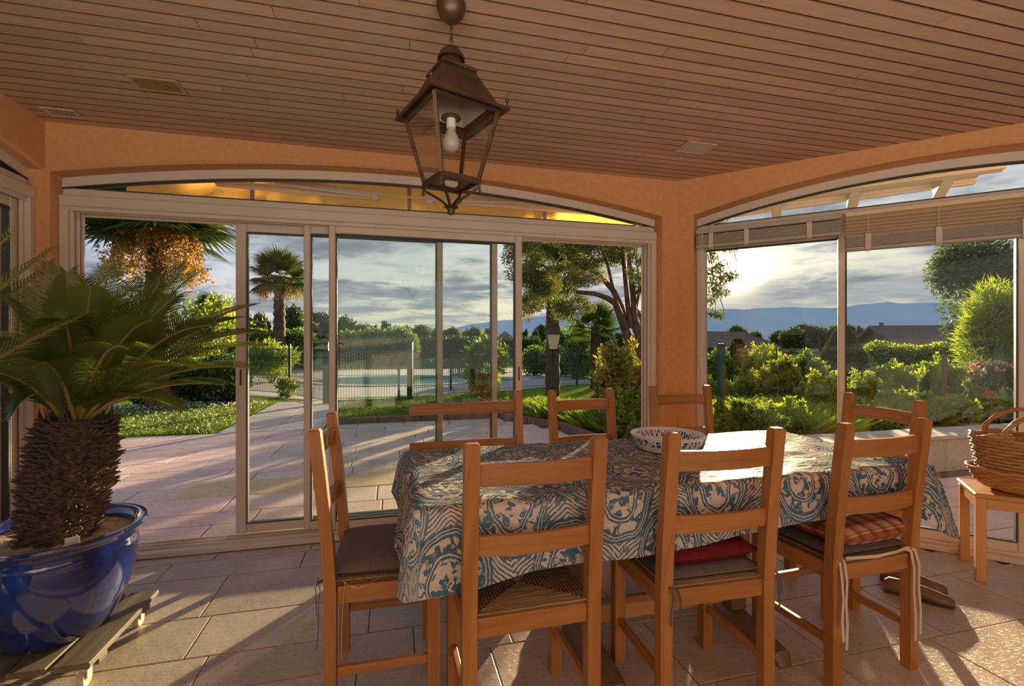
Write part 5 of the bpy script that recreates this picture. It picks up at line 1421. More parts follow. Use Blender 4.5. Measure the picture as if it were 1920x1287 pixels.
p2 = at(524, 520, 24); fan_palm('lone fan palm with brown hanging skirt behind the hedge', p2.x, p2.y, p2.z - GZ, .25, 1.05, 26, .75, 9, 4, minp=-.45)
p3 = at(1036, 500, 11.4); fan_palm('fan palm with thick dark trunk standing behind the garden lamp', p3.x, p3.y, p3.z - GZ, .15, .62, 24, .45, 0, 5, minp=-.8)
p4 = at(1117, 612, 13.5); fan_palm('low young fan palm behind the golden shrub', p4.x, p4.y, p4.z - GZ, .14, .55, 18, .40, 0, 6, minp=-.2)
p5 = at(392, 575, 40); fan_palm('far small palm crown above the shrubs at the left', p5.x, p5.y, p5.z - GZ, .25, 1.0, 16, .5, 0, 7, minp=-.4)

# branched tree right of the doors
def limb(mb, pix, y, r0, r1, dy=0.0):
    pts = [at(px, py, y + dy * i / max(1, len(pix) - 1)) for i, (px, py) in enumerate(pix)]
    out = []
    for i in range(len(pts) - 1):
        for k in range(4):
            out.append(pts[i].lerp(pts[i + 1], k / 4))
    out.append(pts[-1]); n = len(out); mb.tube(out, [r0 + (r1 - r0) * i / (n - 1) for i in range(n)], 8)
base = at(1212, 760, 7.8)
tree = thing('garden_tree', 'branching tree with a dark forked trunk and small olive leaves beside the corner pillar', 'tree', (base.x, base.y, GZ))
inv = Vector((base.x, base.y, GZ))
m = MB()
for pix, y, r0, r1, dy in [
    ([(1214, 765), (1205, 690), (1188, 655), (1172, 618)], 7.8, .13, .075, 0), ([(1216, 765), (1212, 690), (1205, 650), (1190, 606)], 7.85, .10, .07, 0),
    ([(1172, 618), (1160, 585), (1153, 568), (1136, 558), (1115, 551), (1082, 548)], 7.8, .065, .028, -.9), ([(1174, 622), (1164, 575), (1150, 545), (1134, 527), (1118, 512), (1096, 500), (1070, 470)], 7.8, .06, .025, .8),
    ([(1182, 615), (1177, 570), (1173, 529), (1167, 467), (1163, 425), (1150, 380)], 7.8, .05, .02, .3), ([(1190, 608), (1187, 553), (1180, 498), (1181, 457), (1186, 400)], 7.85, .055, .022, -.4),
    ([(1212, 680), (1208, 640), (1204, 600), (1192, 578)], 7.9, .05, .03, .2), ([(1192, 578), (1200, 540), (1192, 480), (1197, 440)], 7.9, .03, .015, .5), ([(1180, 498), (1190, 470), (1200, 440)], 7.8, .025, .012, -.2),
    ([(1150, 545), (1140, 500), (1128, 470), (1110, 430)], 7.9, .03, .012, .6), ([(1167, 467), (1215, 430), (1290, 440), (1345, 470)], 7.8, .03, .01, -1.2), ([(1186, 553), (1240, 520), (1300, 500), (1345, 520)], 7.8, .03, .008, -1.0)]:
    limb(m, pix, y, r0, r1, dy)
for i in range(len(m.v)): m.v[i] = m.v[i] - inv
m.build('trunk', 'bark', tree, smooth=True, angle=0)
r = np.random.default_rng(21); bl = []
def cl(px, py, y, w, h, d=None):
    c = at(px, py, y) - inv; k = y / F_PX; bl.append((tuple(c), (w * k, (d or w) * k, h * k)))
for k in range(46):
    px = r.uniform(955, 1110); lim = 585 - max(0, (px - 1060) * .7) - max(0, 985 - px) * 1.2; cl(px, r.uniform(380, max(410, lim)), r.uniform(6.6, 8.8), r.uniform(12, 24), r.uniform(10, 18))
for k in range(26):
    px = r.uniform(1100, 1215); cl(px, r.uniform(400, 500 + (20 if px > 1180 else 0)), r.uniform(7.0, 8.6), r.uniform(9, 20), r.uniform(7, 13))
for px, py in ((1195, 520), (1205, 540), (1085, 560), (1100, 575), (1050, 590), (1000, 575), (985, 560), (1120, 520)): cl(px, py, r.uniform(7, 8), 14, 9)
foliage('foliage', [(q, tuple(1.45 * w for w in ww)) for q, ww in bl], 46000, .046, 'leaf_olive', tree, .42, None, 0, .4, r, -.1)
bl = []
for px, py, w, h in ((1335, 478, 12, 14), (1348, 500, 12, 12), (1360, 520, 16, 8), (1372, 515, 12, 8), (1342, 535, 16, 14), (1352, 548, 14, 8), (1332, 560, 10, 12), (1340, 585, 12, 10), (1350, 592, 9, 7), (1352, 462, 14, 8), (1372, 466, 10, 6), (1330, 515, 12, 20), (1325, 590, 8, 8), (1345, 420, 20, 14), (1320, 440, 18, 14)): cl(px, py, 6.8, w, h)
foliage('foliage', bl, 1900, .060, 'leaf_olive', tree, .30, None, .1, .4, r, -.5)
m = MB()
for px, py, q in ((1330, 470, 545), (1345, 478, 560), (1362, 490, 530), (1335, 540, 600), (1350, 560, 600), (1375, 465, 520)):
    a = at(px, py, 6.8) - inv; b = at(px + 6, q, 6.8) - inv; m.tube([a, a.lerp(b, .5) + Vector((.03, 0, 0)), b], [.007, .005, .002], 4)
m.build('twig', 'bark', tree)

# birch on the right and the long-leaved shrub before it
def tree_at(name, label, px, y, z0px, pys, rad_px, n, leaf, m_, seed, trunk=.12, group=None, nb=14, width=.45, sub=.42, core=None, inner=.25):
    x = (px - 960) / F_PX * y; t = thing(name, label, 'tree', (x, y, GZ), 0, group); r = np.random.default_rng(seed); k = y / F_PX
    zc = CAM_Z + (643.5 - (pys[0] + pys[1]) / 2) * k - GZ; rz = (pys[1] - pys[0]) / 2 * k; rx = rad_px * k
    bl = rand_blobs((0, 0, zc), (rx, rx, rz), nb, sub, r)
    foliage('foliage', bl, n, leaf, m_, t, width, core, inner, .6, r, 0)
    mb = MB(); mb.tube([(0, 0, 0), (.05, 0, zc * .5), (0, 0, zc + rz * .5)], [trunk, trunk * .8, trunk * .3], 8)
    for q in range(7):
        c = Vector(bl[q][0]); mb.tube([(0, 0, zc * .45), c * .6 + Vector((0, 0, zc * .25)), c], [trunk * .45, trunk * .3, trunk * .1], 6)
    mb.build('trunk', 'bark', t, smooth=True, angle=0); return t
tree_at('birch_tree', 'tall airy grey-green tree at the far right of the garden', 1862, 17, 640, (430, 630), 98, 11000, .16, 'leaf_grey', 31, .16, nb=26, sub=.34)
tree_at('small_tree', 'small pale tree right of the tiled house roof', 1797, 22, 640, (600, 650), 26, 1400, .13, 'leaf_grey', 32, .06, nb=8)
def long_leaf(name, label, c, rad, n, L_, m_, seed, cat='shrub', width=.10, group=None):
    r = np.random.default_rng(seed); t = thing(name, label, cat, (c[0], c[1], c[2] if len(c) > 2 else GZ), 0, group)
    bl = rand_blobs((0, 0, rad[2]), rad, 9, .5, r); foliage('foliage', bl, n, L_, m_, t, width, .5, .5, .9, r, .5)
    s_ = MB()
    for k in range(9):
        a = 6.28 * k / 9; s_.tube([(.1 * math.cos(a), .1 * math.sin(a), 0), (rad[0] * .35 * math.cos(a), rad[1] * .35 * math.sin(a), rad[2] * 1.3)], [.02, .008], 5)
    s_.build('stem', 'bark', t); return t
x, y = at_g(1900, 8.6); long_leaf('bamboo_shrub', 'tall yellow-green shrub with long narrow leaves at the far right', (x, y), (.72, .6, 1.22), 11000, .22, 'leaf_bright', 41)

# clipped evergreens
def clipped(name, label, px, y, ytop, ybot, wpx, m_, seed, pw=1.6, group=None):
    x = (px - 960) / F_PX * y; k = y / F_PX; zt = CAM_Z + (643.5 - ytop) * k - GZ; w = wpx * k / 2
    t = thing(name, label, 'shrub', (x, y, GZ), 0, group); r = np.random.default_rng(seed)
    n = 7000; u = r.uniform(0, 1, n); a = r.uniform(0, 6.283, n); prof = w * (1 - u ** pw * .93) * (1 - .35 * np.clip(.25 - u, 0, 1))
    P = np.stack([prof * np.cos(a), prof * np.sin(a), u * zt * .98], 1); d = np.stack([np.cos(a), np.sin(a), np.full(n, .6)], 1) + r.normal(size=(n, 3)) * .5
    V, Fq = leaf_arrays(P * .97, .07, d, .35, r)
    mb = MB(); mb.lathe([(w * .94 * (1 - uu ** pw * .95), uu * zt * .96) for uu in np.linspace(0, 1, 14)], 20)
    o = wrap('foliage', quads_mesh('foliage', V, Fq, ([tuple(v) for v in mb.v], mb.f)), m_, t); stuff(o)
    b = MB(); b.tube([(0, 0, 0), (0, 0, .3)], .05, 6); b.build('stem', 'bark', t); return t
clipped('clipped_yew', 'egg-shaped clipped yew behind the middle window post', 1581, 11.5, 606, 700, 92, 'leaf_yew', 51, 2.2)
clipped('clipped_dome', 'rounded clipped evergreen dome beside the green fence post', 1384, 13, 632, 690, 52, 'leaf_yew', 52, 3.2)

# hedges
def hedge(name, label, p, q, w, h, n, leaf, m_, seed, group=None, z=GZ, cat='hedge', bumpy=.1):
    r = np.random.default_rng(seed); p = Vector((p[0], p[1], 0)); q = Vector((q[0], q[1], 0)); L_ = (q - p).length; d = (q - p) / L_; nn = Vector((-d.y, d.x, 0))
    t = thing(name, label, cat, p.lerp(q, .5) + Z * z, math.atan2(d.y, d.x), group)
    nb = max(3, int(L_ / (h * .55))); bl = [((-L_ / 2 + L_ * (i + .5) / nb, r.normal() * w * .08, h * .5), (L_ / nb * .85, w * .5, h * (.5 + bumpy * r.normal() * .5))) for i in range(nb)]
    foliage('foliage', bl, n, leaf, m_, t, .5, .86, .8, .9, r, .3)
    s_ = MB(); 
    for i in range(nb): s_.tube([(bl[i][0][0], 0, 0), (bl[i][0][0], 0, h * .5)], .03, 5)
    s_.build('stem', 'bark', t); return t
hedge('dark_hedge', 'dense dark green rounded hedge behind the flowering lawn', at_g(255, 9.6), at_g(450, 10.4), 1.3, 1.02, 6500, .085, 'leaf_dark', 61)
hedge('tall_hedge', 'broad bright green hedge at the foot of the lone fan palm', at_g(468, 25), at_g(585, 26), 2.0, 2.1, 4200, .17, 'leaf_mid', 62, bumpy=.05)
hedge('boundary_hedge', 'long dark trimmed hedge beyond the pool', at_g(735, 36), at_g(1010, 34), 2.5, 1.75, 5000, .22, 'leaf_dark', 63, bumpy=.03)
hedge('border_hedge', 'shaggy green hedge behind the pool gate', at_g(622, 27), at_g(770, 28), 2.0, 2.0, 4500, .2, 'leaf_mid', 64, bumpy=.2)
hedge('vine_hedge', 'yellow-green leafy hedge below the tiled house roof', at_g(1625, 17), at_g(1850, 15.5), 1.2, 1.32, 5200, .14, 'leaf_bright', 65)
hedge('low_box_hedge', 'low light green clipped hedge left of the egg-shaped yew', at_g(1460, 10.6), at_g(1545, 10.4), .7, .62, 2600, .06, 'leaf_bright', 66, bumpy=.05)
hedge('low_grass_hedge', 'low soft green hedge in front of the dark fence', at_g(1640, 12), at_g(1745, 11.5), .8, .68, 2600, .12, 'leaf_mid', 67, bumpy=.1)
hedge('rear_hedge', 'dark green hedge behind the mesh fence right of the lamp', at_g(985, 19), at_g(1140, 18), 1.4, 1.12, 3600, .13, 'leaf_mid', 68)

# shrubs seen through the doors
def bsh(label, px, y, ztop, wpx, n, leaf, m_, name='leafy_shrub', cat='shrub', z=GZ, seed=0, **k):
    x, yy = at_g(px, y); h = CAM_Z + (643.5 - ztop) * y / F_PX - z; return bush(name, label, cat, (x, yy, z), (wpx * y / F_PX / 2, wpx * y / F_PX / 2.3, h / 2), n, leaf, m_, seed=seed, **k)
bsh('light green shrub rising behind the dark rounded hedge', 392, 13, 572, 130, 5200, .11, 'leaf_bright')
bsh('grassy yellow-green bush beside the mesh fence at the left', 510, 15.5, 652, 105, 4200, .15, 'leaf_bright', width=.2)
bsh('low scruffy shrub growing at the foot of the left fence', 540, 11.2, 712, 44, 900, .06, 'leaf_mid')
bsh('upright glossy shrub in the lawn right of the pool gate', 912, 9.6, 640, 78, 1500, .115, 'leaf_mid', core=None, width=.55, sub=.42)
bsh('golden-leaved shrub beside the corner pillar', 1168, 6.6, 652, 105, 4300, .075, 'leaf_gold', core=.5, sub=.42)
bsh('bushy green shrub at the foot of the corner pillar', 1182, 5.9, 742, 110, 4200, .06, 'leaf_mid')
bsh('dark green bush behind the forked tree', 1235, 10, 640, 110, 3200, .1, 'leaf_dark')
bsh('green bush behind the low young palm', 1075, 17, 618, 80, 2600, .14, 'leaf_mid')
x, y = at_g(205, 12.5)
tw = thing('bare_vine', 'tangle of bare grey vine twigs behind the potted cycad', 'vine', (x, y, GZ)); r = np.random.default_rng(77); m = MB()
for k in range(46):
    p = np.array((r.uniform(-1.4, 1.2), r.uniform(-.4, .4), r.uniform(2.55, 3.05))); pts = [p]; h = r.uniform(0, 6.28)
    for q in range(6): h += r.normal() * .7; p = p + np.array((.20 * math.cos(h), .10 * math.sin(h), .05 * r.normal() + .05 * math.sin(h))); pts.append(p)
    m.tube([tuple(p) for p in pts], [.016 - .002 * i for i in range(7)], 5)
m.build('branches', 'bark', tw); m = MB(); m.tube([(0, 0, 0), (.05, 0, 1.2), (0, 0, 2.4)], [.06, .05, .04], 7); m.tube([(0, 0, 2.3), (-.6, 0, 2.7), (-1.2, 0, 2.85)], .03, 6); m.tube([(0, 0, 2.3), (.5, 0, 2.7), (1.0, 0, 2.85)], .03, 6); m.build('trunk', 'bark', tw)
bsh('dark leafy bush below the bare vine twigs', 195, 13.4, 572, 150, 3600, .1, 'leaf_dark')

# rose garden beyond the right window (planted in the raised bed and behind it)
GB = .18
rose = [
    ('pale yellow-green bush at the window edge by the green post', 1345, 6.4, 690, 60, 2200, .05, 'leaf_bright', []),
    ('low green bush in front of the rose bed', 1400, 5.0, 742, 120, 4200, .045, 'leaf_mid', []),
    ('rose bush with an orange bloom left of the middle post', 1412, 6.8, 684, 78, 2600, .05, 'leaf_bright', [('orange_flower', 2, .075, True)]),
    ('rose bush with one large salmon pink bloom', 1508, 6.0, 705, 70, 2600, .05, 'leaf_mid', [('pink_flower', 2, .11, True)]),
    ('dense bright bush directly left of the middle window post', 1545, 5.2, 690, 90, 3600, .05, 'leaf_bright', []),
    ('leafy bush between the two rose bushes', 1462, 5.6, 735, 90, 3000, .05, 'leaf_bright', []),
    ('bright bush directly right of the middle window post', 1618, 5.6, 690, 95, 3800, .05, 'leaf_bright', []),
    ('low spreading bush in front of the soft green hedge', 1690, 5.9, 722, 100, 3200, .06, 'leaf_bright', []),
    ('young staked fruit tree with bright yellow-green leaves', 1765, 7.8, 650, 62, 1800, .075, 'leaf_bright', []),
    ('bushy green plant before the garden wall cap', 1760, 5.5, 728, 110, 3800, .055, 'leaf_bright', []),
    ('pink rose bush below the long-leaved shrub', 1868, 7.6, 652, 120, 4600, .055, 'leaf_grey', [('pink_flower', 9, .06, True), ('white_flower', 10, .05, True)]),
    ('rose bush with one red bloom behind the baskets', 1848, 6.4, 712, 90, 3200, .055, 'leaf_mid', [('red_flower', 1, .075, True)]),
    ('broad-leaved plant at the far right behind the baskets', 1905, 5.5, 735, 80, 1500, .11, 'leaf_bright', []),
    ('small low bush beside the end chair, on the garden wall side', 1650, 5.15, 765, 80, 2200, .05, 'leaf_mid', []),
]
for i, (lab, px, y, zt, w, n, lf, mt, bl_) in enumerate(rose):
    if px < 1640 and zt < 715: y *= 1.38
    elif px > 1480 and y < 6.3: y += .62
    bsh(lab, px, y, zt + 22, w * 1.1, int(n * 2.2), lf * .9, mt, name='rose_bush' if 'rose bush' in lab else 'garden_bush', cat='rose bush' if 'rose bush' in lab else 'bush', z=GB if y < 6.4 else GZ, seed=i * 7, blooms=bl_)
for lab, px, y, zt, w, mt in (('wild green shrub left of the clipped evergreen dome', 1346, 11.5, 664, 62, 'leaf_mid'), ('yellow-green shrub between the two left trellis posts', 1430, 11.8, 660, 84, 'leaf_bright'),
        ('feathery shrub just before the egg-shaped yew', 1508, 9.2, 672, 74, 'leaf_mid'), ('low golden shrub in the middle of the rose bed', 1462, 8.6, 684, 70, 'leaf_gold'), ('leafy shrub right of the egg-shaped yew', 1665, 9.6, 690, 90, 'leaf_bright')):
    bsh(lab, px, y, zt, w, 4200, .075, mt, name='garden_shrub', seed=px)
st = at(1771, 690, 7.4); o = thing('garden_stake', 'wooden stake supporting the young fruit tree', 'stake', (st.x, st.y, GZ)); m = MB(); m.tube([(0, 0, 0), (0, 0, 1.12)], .032, 8); m.build('post', 'greywood', o, smooth=True, grain=2); m = MB(); m.lathe([(.001, 1.135), (.03, 1.12), (.034, 1.09)], 8); m.build('cap', 'greywood', o)

# grass tufts and lawn blades
def blades(name, label, cat, regions, n, h, m_, seed, w=.006, z=GZ + .01, kind='stuff', lean_=.35):
    """one countless mesh of blades; regions = corner lists in plan"""
    r = np.random.default_rng(seed); P = []
    areas = [abs((q[2] - q[0]).cross(q[3] - q[1]).z) / 2 for q in regions]; tot = sum(areas)
    for q, a in zip(regions, areas):
        k = int(n * a / tot); u = r.uniform(0, 1, k)[:, None]; v_ = r.uniform(0, 1, k)[:, None]; q = [np.array(c) for c in q]
        P.append((1 - u) * (1 - v_) * q[0] + u * (1 - v_) * q[1] + u * v_ * q[2] + (1 - u) * v_ * q[3])
    P = np.concatenate(P); k = len(P); P[:, 2] = z
    a = r.uniform(0, 6.28, k); s_ = np.stack([np.cos(a), np.sin(a), np.zeros(k)], 1); hh = h * r.uniform(.5, 1.2, k)[:, None]
    d = r.normal(size=(k, 3)) * lean_; d[:, 2] = 1
    V = np.stack([P - s_ * w, P + s_ * w, P + d * hh * .6 + s_ * w * .6, P + d * hh * np.array([1.5, 1.5, 1])], 1).reshape(-1, 3); i = np.arange(k) * 4
    o = wrap(name, quads_mesh(name, V, np.stack([i, i + 1, i + 2, i + 3], 1)), m_); stuff(o); return tag(o, label, cat)
G2 = lambda px, y: Vector((*at_g(px, y), 0))
blades('lawn_grass', 'short green lawn grass left and right of the garden path', 'grass', [
    [WB(-4.5, 4.45), WB(-.66, 4.45), WB(-.66, 8.2), WB(-4.5, 8.2)], [WB(.86, 4.9), WB(3.5, 4.9), WB(3.5, 8.4), WB(.86, 8.4)], [WB(3.5, 4.9), WB(4.9, 3.2), WB(6.0, 6.0), WB(3.5, 9.0)]], 60000, .075, 'grass', 81)
blades('tall_grass', 'tall wispy grass growing beside the kerb edging', 'grass', [[WB(3.75, 4.85), WB(4.45, 3.7), WB(5.2, 4.2), WB(4.3, 5.4)], [WB(4.5, 3.6), WB(4.7, 2.4), WB(5.3, 2.4), WB(5.2, 3.9)]], 9000, .30, 'grass', 82, .005)
blades('bed_grass', 'tall yellow-green grass between the rose bushes', 'grass', [[G2(1560, 6.2), G2(1740, 6.2), G2(1740, 8.5), G2(1580, 8.5)], [G2(1340, 5.6), G2(1560, 5.6), G2(1560, 7.5), G2(1340, 7.5)]], 14000, .42, 'leaf_bright', 83, .006)
r = np.random.default_rng(91); k = 1500; u = r.uniform(0, 1, k); v_ = np.concatenate([r.uniform(0, 1, 600), .80 + .2 * r.uniform(0, 1, 900)]); P = np.array([tuple(WB(-4.6 + 3.9 * a, 4.6 + 3.2 * b, GZ + .085 + .03 * c)) for a, b, c in zip(u, v_, r.uniform(0, 1, k))])
V, Fq = leaf_arrays(P, .030, None, 1.0, r); o = wrap('daisies', quads_mesh('daisies', V, Fq), 'white_flower'); stuff(o); tag(o, 'small white daisies scattered over the left lawn', 'flowers')

# ------------------------------------------------------------------ garden lamp, fence, gate, pool
lp = at(1037, 745, 10.2)
gl_ = thing('garden_lamp', 'black cast iron garden lamp with a four-sided lantern on the lawn', 'lamp', (lp.x, lp.y, GZ))
lz2 = lambda py: CAM_Z + (643.5 - py) * 10.2 / F_PX - GZ
m = MB(); m.lathe([(.10, 0), (.10, .10), (.075, .14), (.06, .22), (.052, .30), (.052, .36), (.064, .38), (.045, .42), (.040, lz2(665)), (.055, lz2(663)), (.035, lz2(660)), (.05, lz2(657))], 14); m.build('post', 'black_metal', gl_, smooth=True)
def sq2(h, z): return [Vector((a * h, b * h, z)) for a, b in ((-1, -1), (1, -1), (1, 1), (-1, 1))]
za, zb = lz2(655), lz2(627)
m = MB(); m.rings([sq2(.085, za - .02), sq2(.095, za), sq2(.085, za + .01)]); m.poly(sq2(.085, za - .02)); m.build('base_plate', 'black_metal', gl_)
T, Bt = sq2(.150, zb), sq2(.092, za)
for q in range(4):
    m = MB(); m.tube([T[q], Bt[q]], .011, 4); m.build('corner_bar', 'black_metal', gl_)
    m = MB(); m.poly([T[q], T[(q + 1) % 4], Bt[(q + 1) % 4], Bt[q]]); m.build('pane', mat('frosted_lamp_glass', (.80, .68, .52), rough=.3) if q == 0 else bpy.data.materials['frosted_lamp_glass'], gl_)
m = MB(); m.rings([sq2(.175, zb - .005), sq2(.18, zb + .012), sq2(.09, zb + .085), sq2(.075, zb + .10), sq2(.045, zb + .13), sq2(.02, zb + .15)]); m.poly(sq2(.02, zb + .15)); m.build('roof', 'black_metal', gl_)
m = MB(); m.lathe([(.012, zb + .14), (.012, zb + .17), (.024, zb + .185), (.001, zb + .22)], 10); m.build('finial', 'black_metal', gl_, smooth=True)

def fence_post(label, p, h=1.25, w=.055, name='fence_post'):
    o = thing(name, label, 'fence post', (p.x, p.y, GZ), 0, 'green posts of the mesh fence'); m = MB(); m.box((0, 0, h / 2), (w, w, h), .006); m.build('shaft', 'green_metal', o)
    m = MB(); m.box((0, 0, h + .01), (w + .01, w + .01, .02), .006); m.build('cap', 'green_metal', o); return o
def mesh_panel(label, p, q, h=1.18, step=.055, z0=.06, name='wire_fence', frame=None, cat='fence', r_=.0042, mt='green_metal', group='green wire mesh panels'):
    d = (q - p); L_ = d.length; o = thing(name, label, cat, (p.x, p.y, GZ), math.atan2(d.y, d.x), group)
    m = MB(); n = int(L_ / step)
    for i in range(1, n): m.box((L_ * i / n, 0, z0 + (h - z0) / 2), (r_ * 2, r_ * 2, h - z0))
    nz = 6 if not frame else 5
    for k in range(nz): m.box((L_ / 2, .006, z0 + .02 + (h - z0 - .04) * k / (nz - 1)), (L_, r_ * 2, r_ * 2.6))
    stuff(m.build('wire_mesh', mt, o))
    if frame:
        for x in (frame / 2, L_ - frame / 2):
            f = MB(); f.box((x, 0, (h + .02) / 2 + .02), (frame, frame, h)); f.build('frame_bar', mt, o)
        for z in (.04 + frame / 2, h):
            f = MB(); f.box((L_ / 2, 0, z), (L_ - 2 * frame, frame, frame)); f.build('frame_bar', mt, o)
    return o
FP = [G2(380, 13.4), G2(460, 12.5), G2(543, 11.6), G2(612, 10.15), G2(769, 10.6), G2(925, 12.6), G2(1082, 14.6), G2(1225, 16.0)]
names = ['green fence post farthest left, half behind the cycad fronds', 'second green fence post from the left, beside the window stile', 'green fence post in the flowering lawn left of the gate', 'thick green gate post left of the pool gate', 'green and rust gate post right of the pool gate', 'green fence post hidden by the upright glossy shrub', 'green fence post right of the garden lamp', 'green fence post behind the forked tree']
for i, (p, nm) in enumerate(zip(FP, names)): fence_post(nm, p, 1.27 if i not in (3, 4) else 1.32, .055 if i not in (3, 4) else .12)
pl = ['green wire mesh panel behind the cycad frond tips', 'green wire mesh panel left of the flowering shrub bed', 'green wire mesh panel just left of the pool gate', None, 'green wire mesh panel just right of the pool gate', 'green wire mesh panel behind the garden lamp', 'green wire mesh panel behind the golden shrub']
for i, lab in enumerate(pl):
    if lab: mesh_panel(lab, FP[i], FP[i + 1])
gate = mesh_panel('framed green mesh gate closing the path to the pool', FP[3] + Vector((.07, 0, 0)), G2(750, 10.5), 1.12, .055, .10, 'pool_gate', .045, 'gate', group=None)
m = MB(); m.box((1.42, -.03, .75), (.05, .05, .12), .008); m.build('lock', 'grey_metal', gate)
gp = at(1352, 700, 7.2); fence_post('thick green post with hanging tendrils just inside the right window view', gp, CAM_Z + (643.5 - 647) * 7.2 / F_PX - GZ, .095, 'green_post')
for i, px in enumerate((1399, 1456, 1512)):
    q = at(px, 660, 10.0 + .3 * i); o = thing('trellis_post', ('slim grey trellis post beside the evergreen dome', 'rusty trellis post in the middle of the rose garden', 'slim grey trellis post near the egg-shaped yew')[i], 'post', (q.x, q.y, GZ)); m = MB(); m.tube([(0, 0, 0), (0, 0, q.z + .08 - GZ)], .018, 6); m.build('shaft', 'greywood', o); m = MB(); m.tube([(0, 0, q.z + .08 - GZ), (0, 0, q.z + .10 - GZ)], .024, 6); m.build('cap', 'greywood', o)
wi = thing('trellis_wire', 'three pale wires stretched between the trellis posts', 'wire', (0, 0, 0))
for dz in (.06, .02, -.08):
    m = MB(); m.tube([at(1385, 660, 9.9) + Z * dz, at(1456, 660, 10.3) + Z * dz, at(1535, 660, 10.8) + Z * dz], .006, 5); m.build('wire', 'caster', wi)

# pool
structure(flat('pool_terrace', [G2(440, 11.8), G2(612, 10.5), G2(769, 10.9), G2(1082, 14.9), G2(1250, 16.5), G2(1240, 23), G2(960, 24.5), G2(520, 22), G2(430, 17)], GZ + .026, 'pale_paving', .05))
pool = thing('swimming_pool', 'kidney-shaped blue swimming pool with a white rim behind the gate', 'pool', (0, 0, 0))
ctr = (G2(640, 15.2) + G2(905, 17.5)) / 2
def pool_ring(k): return [ctr + Vector((math.cos(a) * 3.4 * k * (1 + .10 * math.sin(2 * a + 1)), math.sin(a) * 2.1 * k * (1 + .12 * math.cos(3 * a)), 0)) for a in [2 * PI * i / 48 for i in range(48)]]
m = MB(); m.poly([p + Z * (GZ + .035) for p in pool_ring(1)]); m.build('water', 'water', pool)
m = MB(); m.rings([[p + Z * (GZ + .028) for p in pool_ring(.99)], [p + Z * (GZ + .06) for p in pool_ring(.99)], [p + Z * (GZ + .06) for p in pool_ring(1.07)], [p + Z * (GZ + .02) for p in pool_ring(1.07)]]); m.build('coping', 'white_wood', pool)
# lounge chair at the pool
lc = G2(862, 13.2); lo_ = thing('pool_chair', 'wooden slatted garden chair standing at the poolside', 'chair', (lc.x, lc.y, GZ + .03), R_(10))
for i in range(9):
    m = MB(); m.box((-.24 + .06 * i, .02, .62), (.040, .02, .62), .004); m.build('back_slat', 'greywood', lo_, grain=2)
for a in (-1, 1):
    for b in (-.5, .0):
        m = MB(); m.box((a * .26, b, .22 if b else .47), (.04, .04, .44 if b else .94), .004); m.build('leg', 'greywood', lo_, grain=2)
m = MB(); m.box((0, -.25, .43), (.54, .50, .03), .005); m.build('seat', 'greywood', lo_, grain=0)
m = MB(); m.box((0, .02, .95), (.56, .03, .05), .005); m.build('top_rail', 'greywood', lo_, grain=0)

# ------------------------------------------------------------------ houses, far trees, mountains
def house(label, p, q, depth, eave, ridge, wall='housewall', over=.5, tiles=14, hip=False):
    p = Vector((p[0], p[1], 0)); q = Vector((q[0], q[1], 0)); d = q - p; L_ = d.length; t = thing('house', label, 'house', (p + q) / 2 + Z * GZ, math.atan2(d.y, d.x))
    m = MB(); hx, hy = L_ / 2, depth / 2
    m.box((0, hy, eave / 2), (L_, depth, eave)); 
    m.add([(-hx, 0, eave), (-hx, depth, eave), (-hx, hy, ridge - .1)], [(0, 1, 2)]); m.add([(hx, 0, eave), (hx, depth, eave), (hx, hy, ridge - .1)], [(0, 2, 1)]); m.build('wall', wall, t)
    r_ = MB()
    if hip:
        k = [Vector((-hx - over, -over, eave)), Vector((hx + over, -over, eave)), Vector((hx + over, depth + over, eave)), Vector((-hx - over, depth + over, eave))]; a = Vector((0, hy, ridge))
        for i in range(4): r_.poly([k[i], k[(i + 1) % 4], a])
        r_.build('roof', 'roof', t)
    else:
        ro = []
        for sg in (0, 1):
            for i in range(tiles):
                f0, f1 = i / tiles, (i + 1) / tiles + .01; y0, y1 = (-over + (hy + over) * f0, -over + (hy + over) * f1); z0, z1 = (eave - .2 + (ridge - eave + .2) * f0, eave - .2 + (ridge - eave + .2) * f1)
                if sg: y0, y1 = depth - y0, depth - y1
                s_ = MB(); s_.add([(-hx - over, y0, z0 + .05), (hx + over, y0, z0 + .05), (hx + over, y1, z1), (-hx - over, y1, z1), (-hx - over, y0, z0 - .03), (hx + over, y0, z0 - .03)], [(0, 1, 2, 3), (4, 5, 1, 0)]); s_.build('tile_course', 'roof', t)
        s_ = MB(); s_.tube([(-hx - over, hy, ridge), (hx + over, hy, ridge)], .10, 6); s_.build('ridge_cap', 'roof', t)
        for sg in (-1, 1):
            b = MB(); b.bar((sg * (hx + over), -over, eave - .2), (sg * (hx + over), hy, ridge), .08, .2); b.bar((sg * (hx + over), depth + over, eave - .2), (sg * (hx + over), hy, ridge), .08, .2); b.build('barge_board', 'housewall', t)
    c = MB(); c.box((-hx * .9, hy, ridge + .12), (.22, .22, .4)); c.build('chimney', 'housewall', t); return t
def hz(py, y): return CAM_Z + (643.5 - py) * y / F_PX - GZ
house('long low house with a brown tiled roof right of the egg-shaped yew', (27.9, 34), (33.5, 33.0), 6, hz(646, 34), hz(613, 37), tiles=9)
house('wide low building with a pale brown roof behind the evergreen dome', at_g(1290, 46), at_g(1452, 50), 9, hz(648, 46), hz(622, 50), tiles=10)
house('distant dark pyramid-roofed house among the far trees', at_g(925, 85), at_g(968, 85), 4, hz(640, 85), hz(621, 86), hip=True, over=.3)
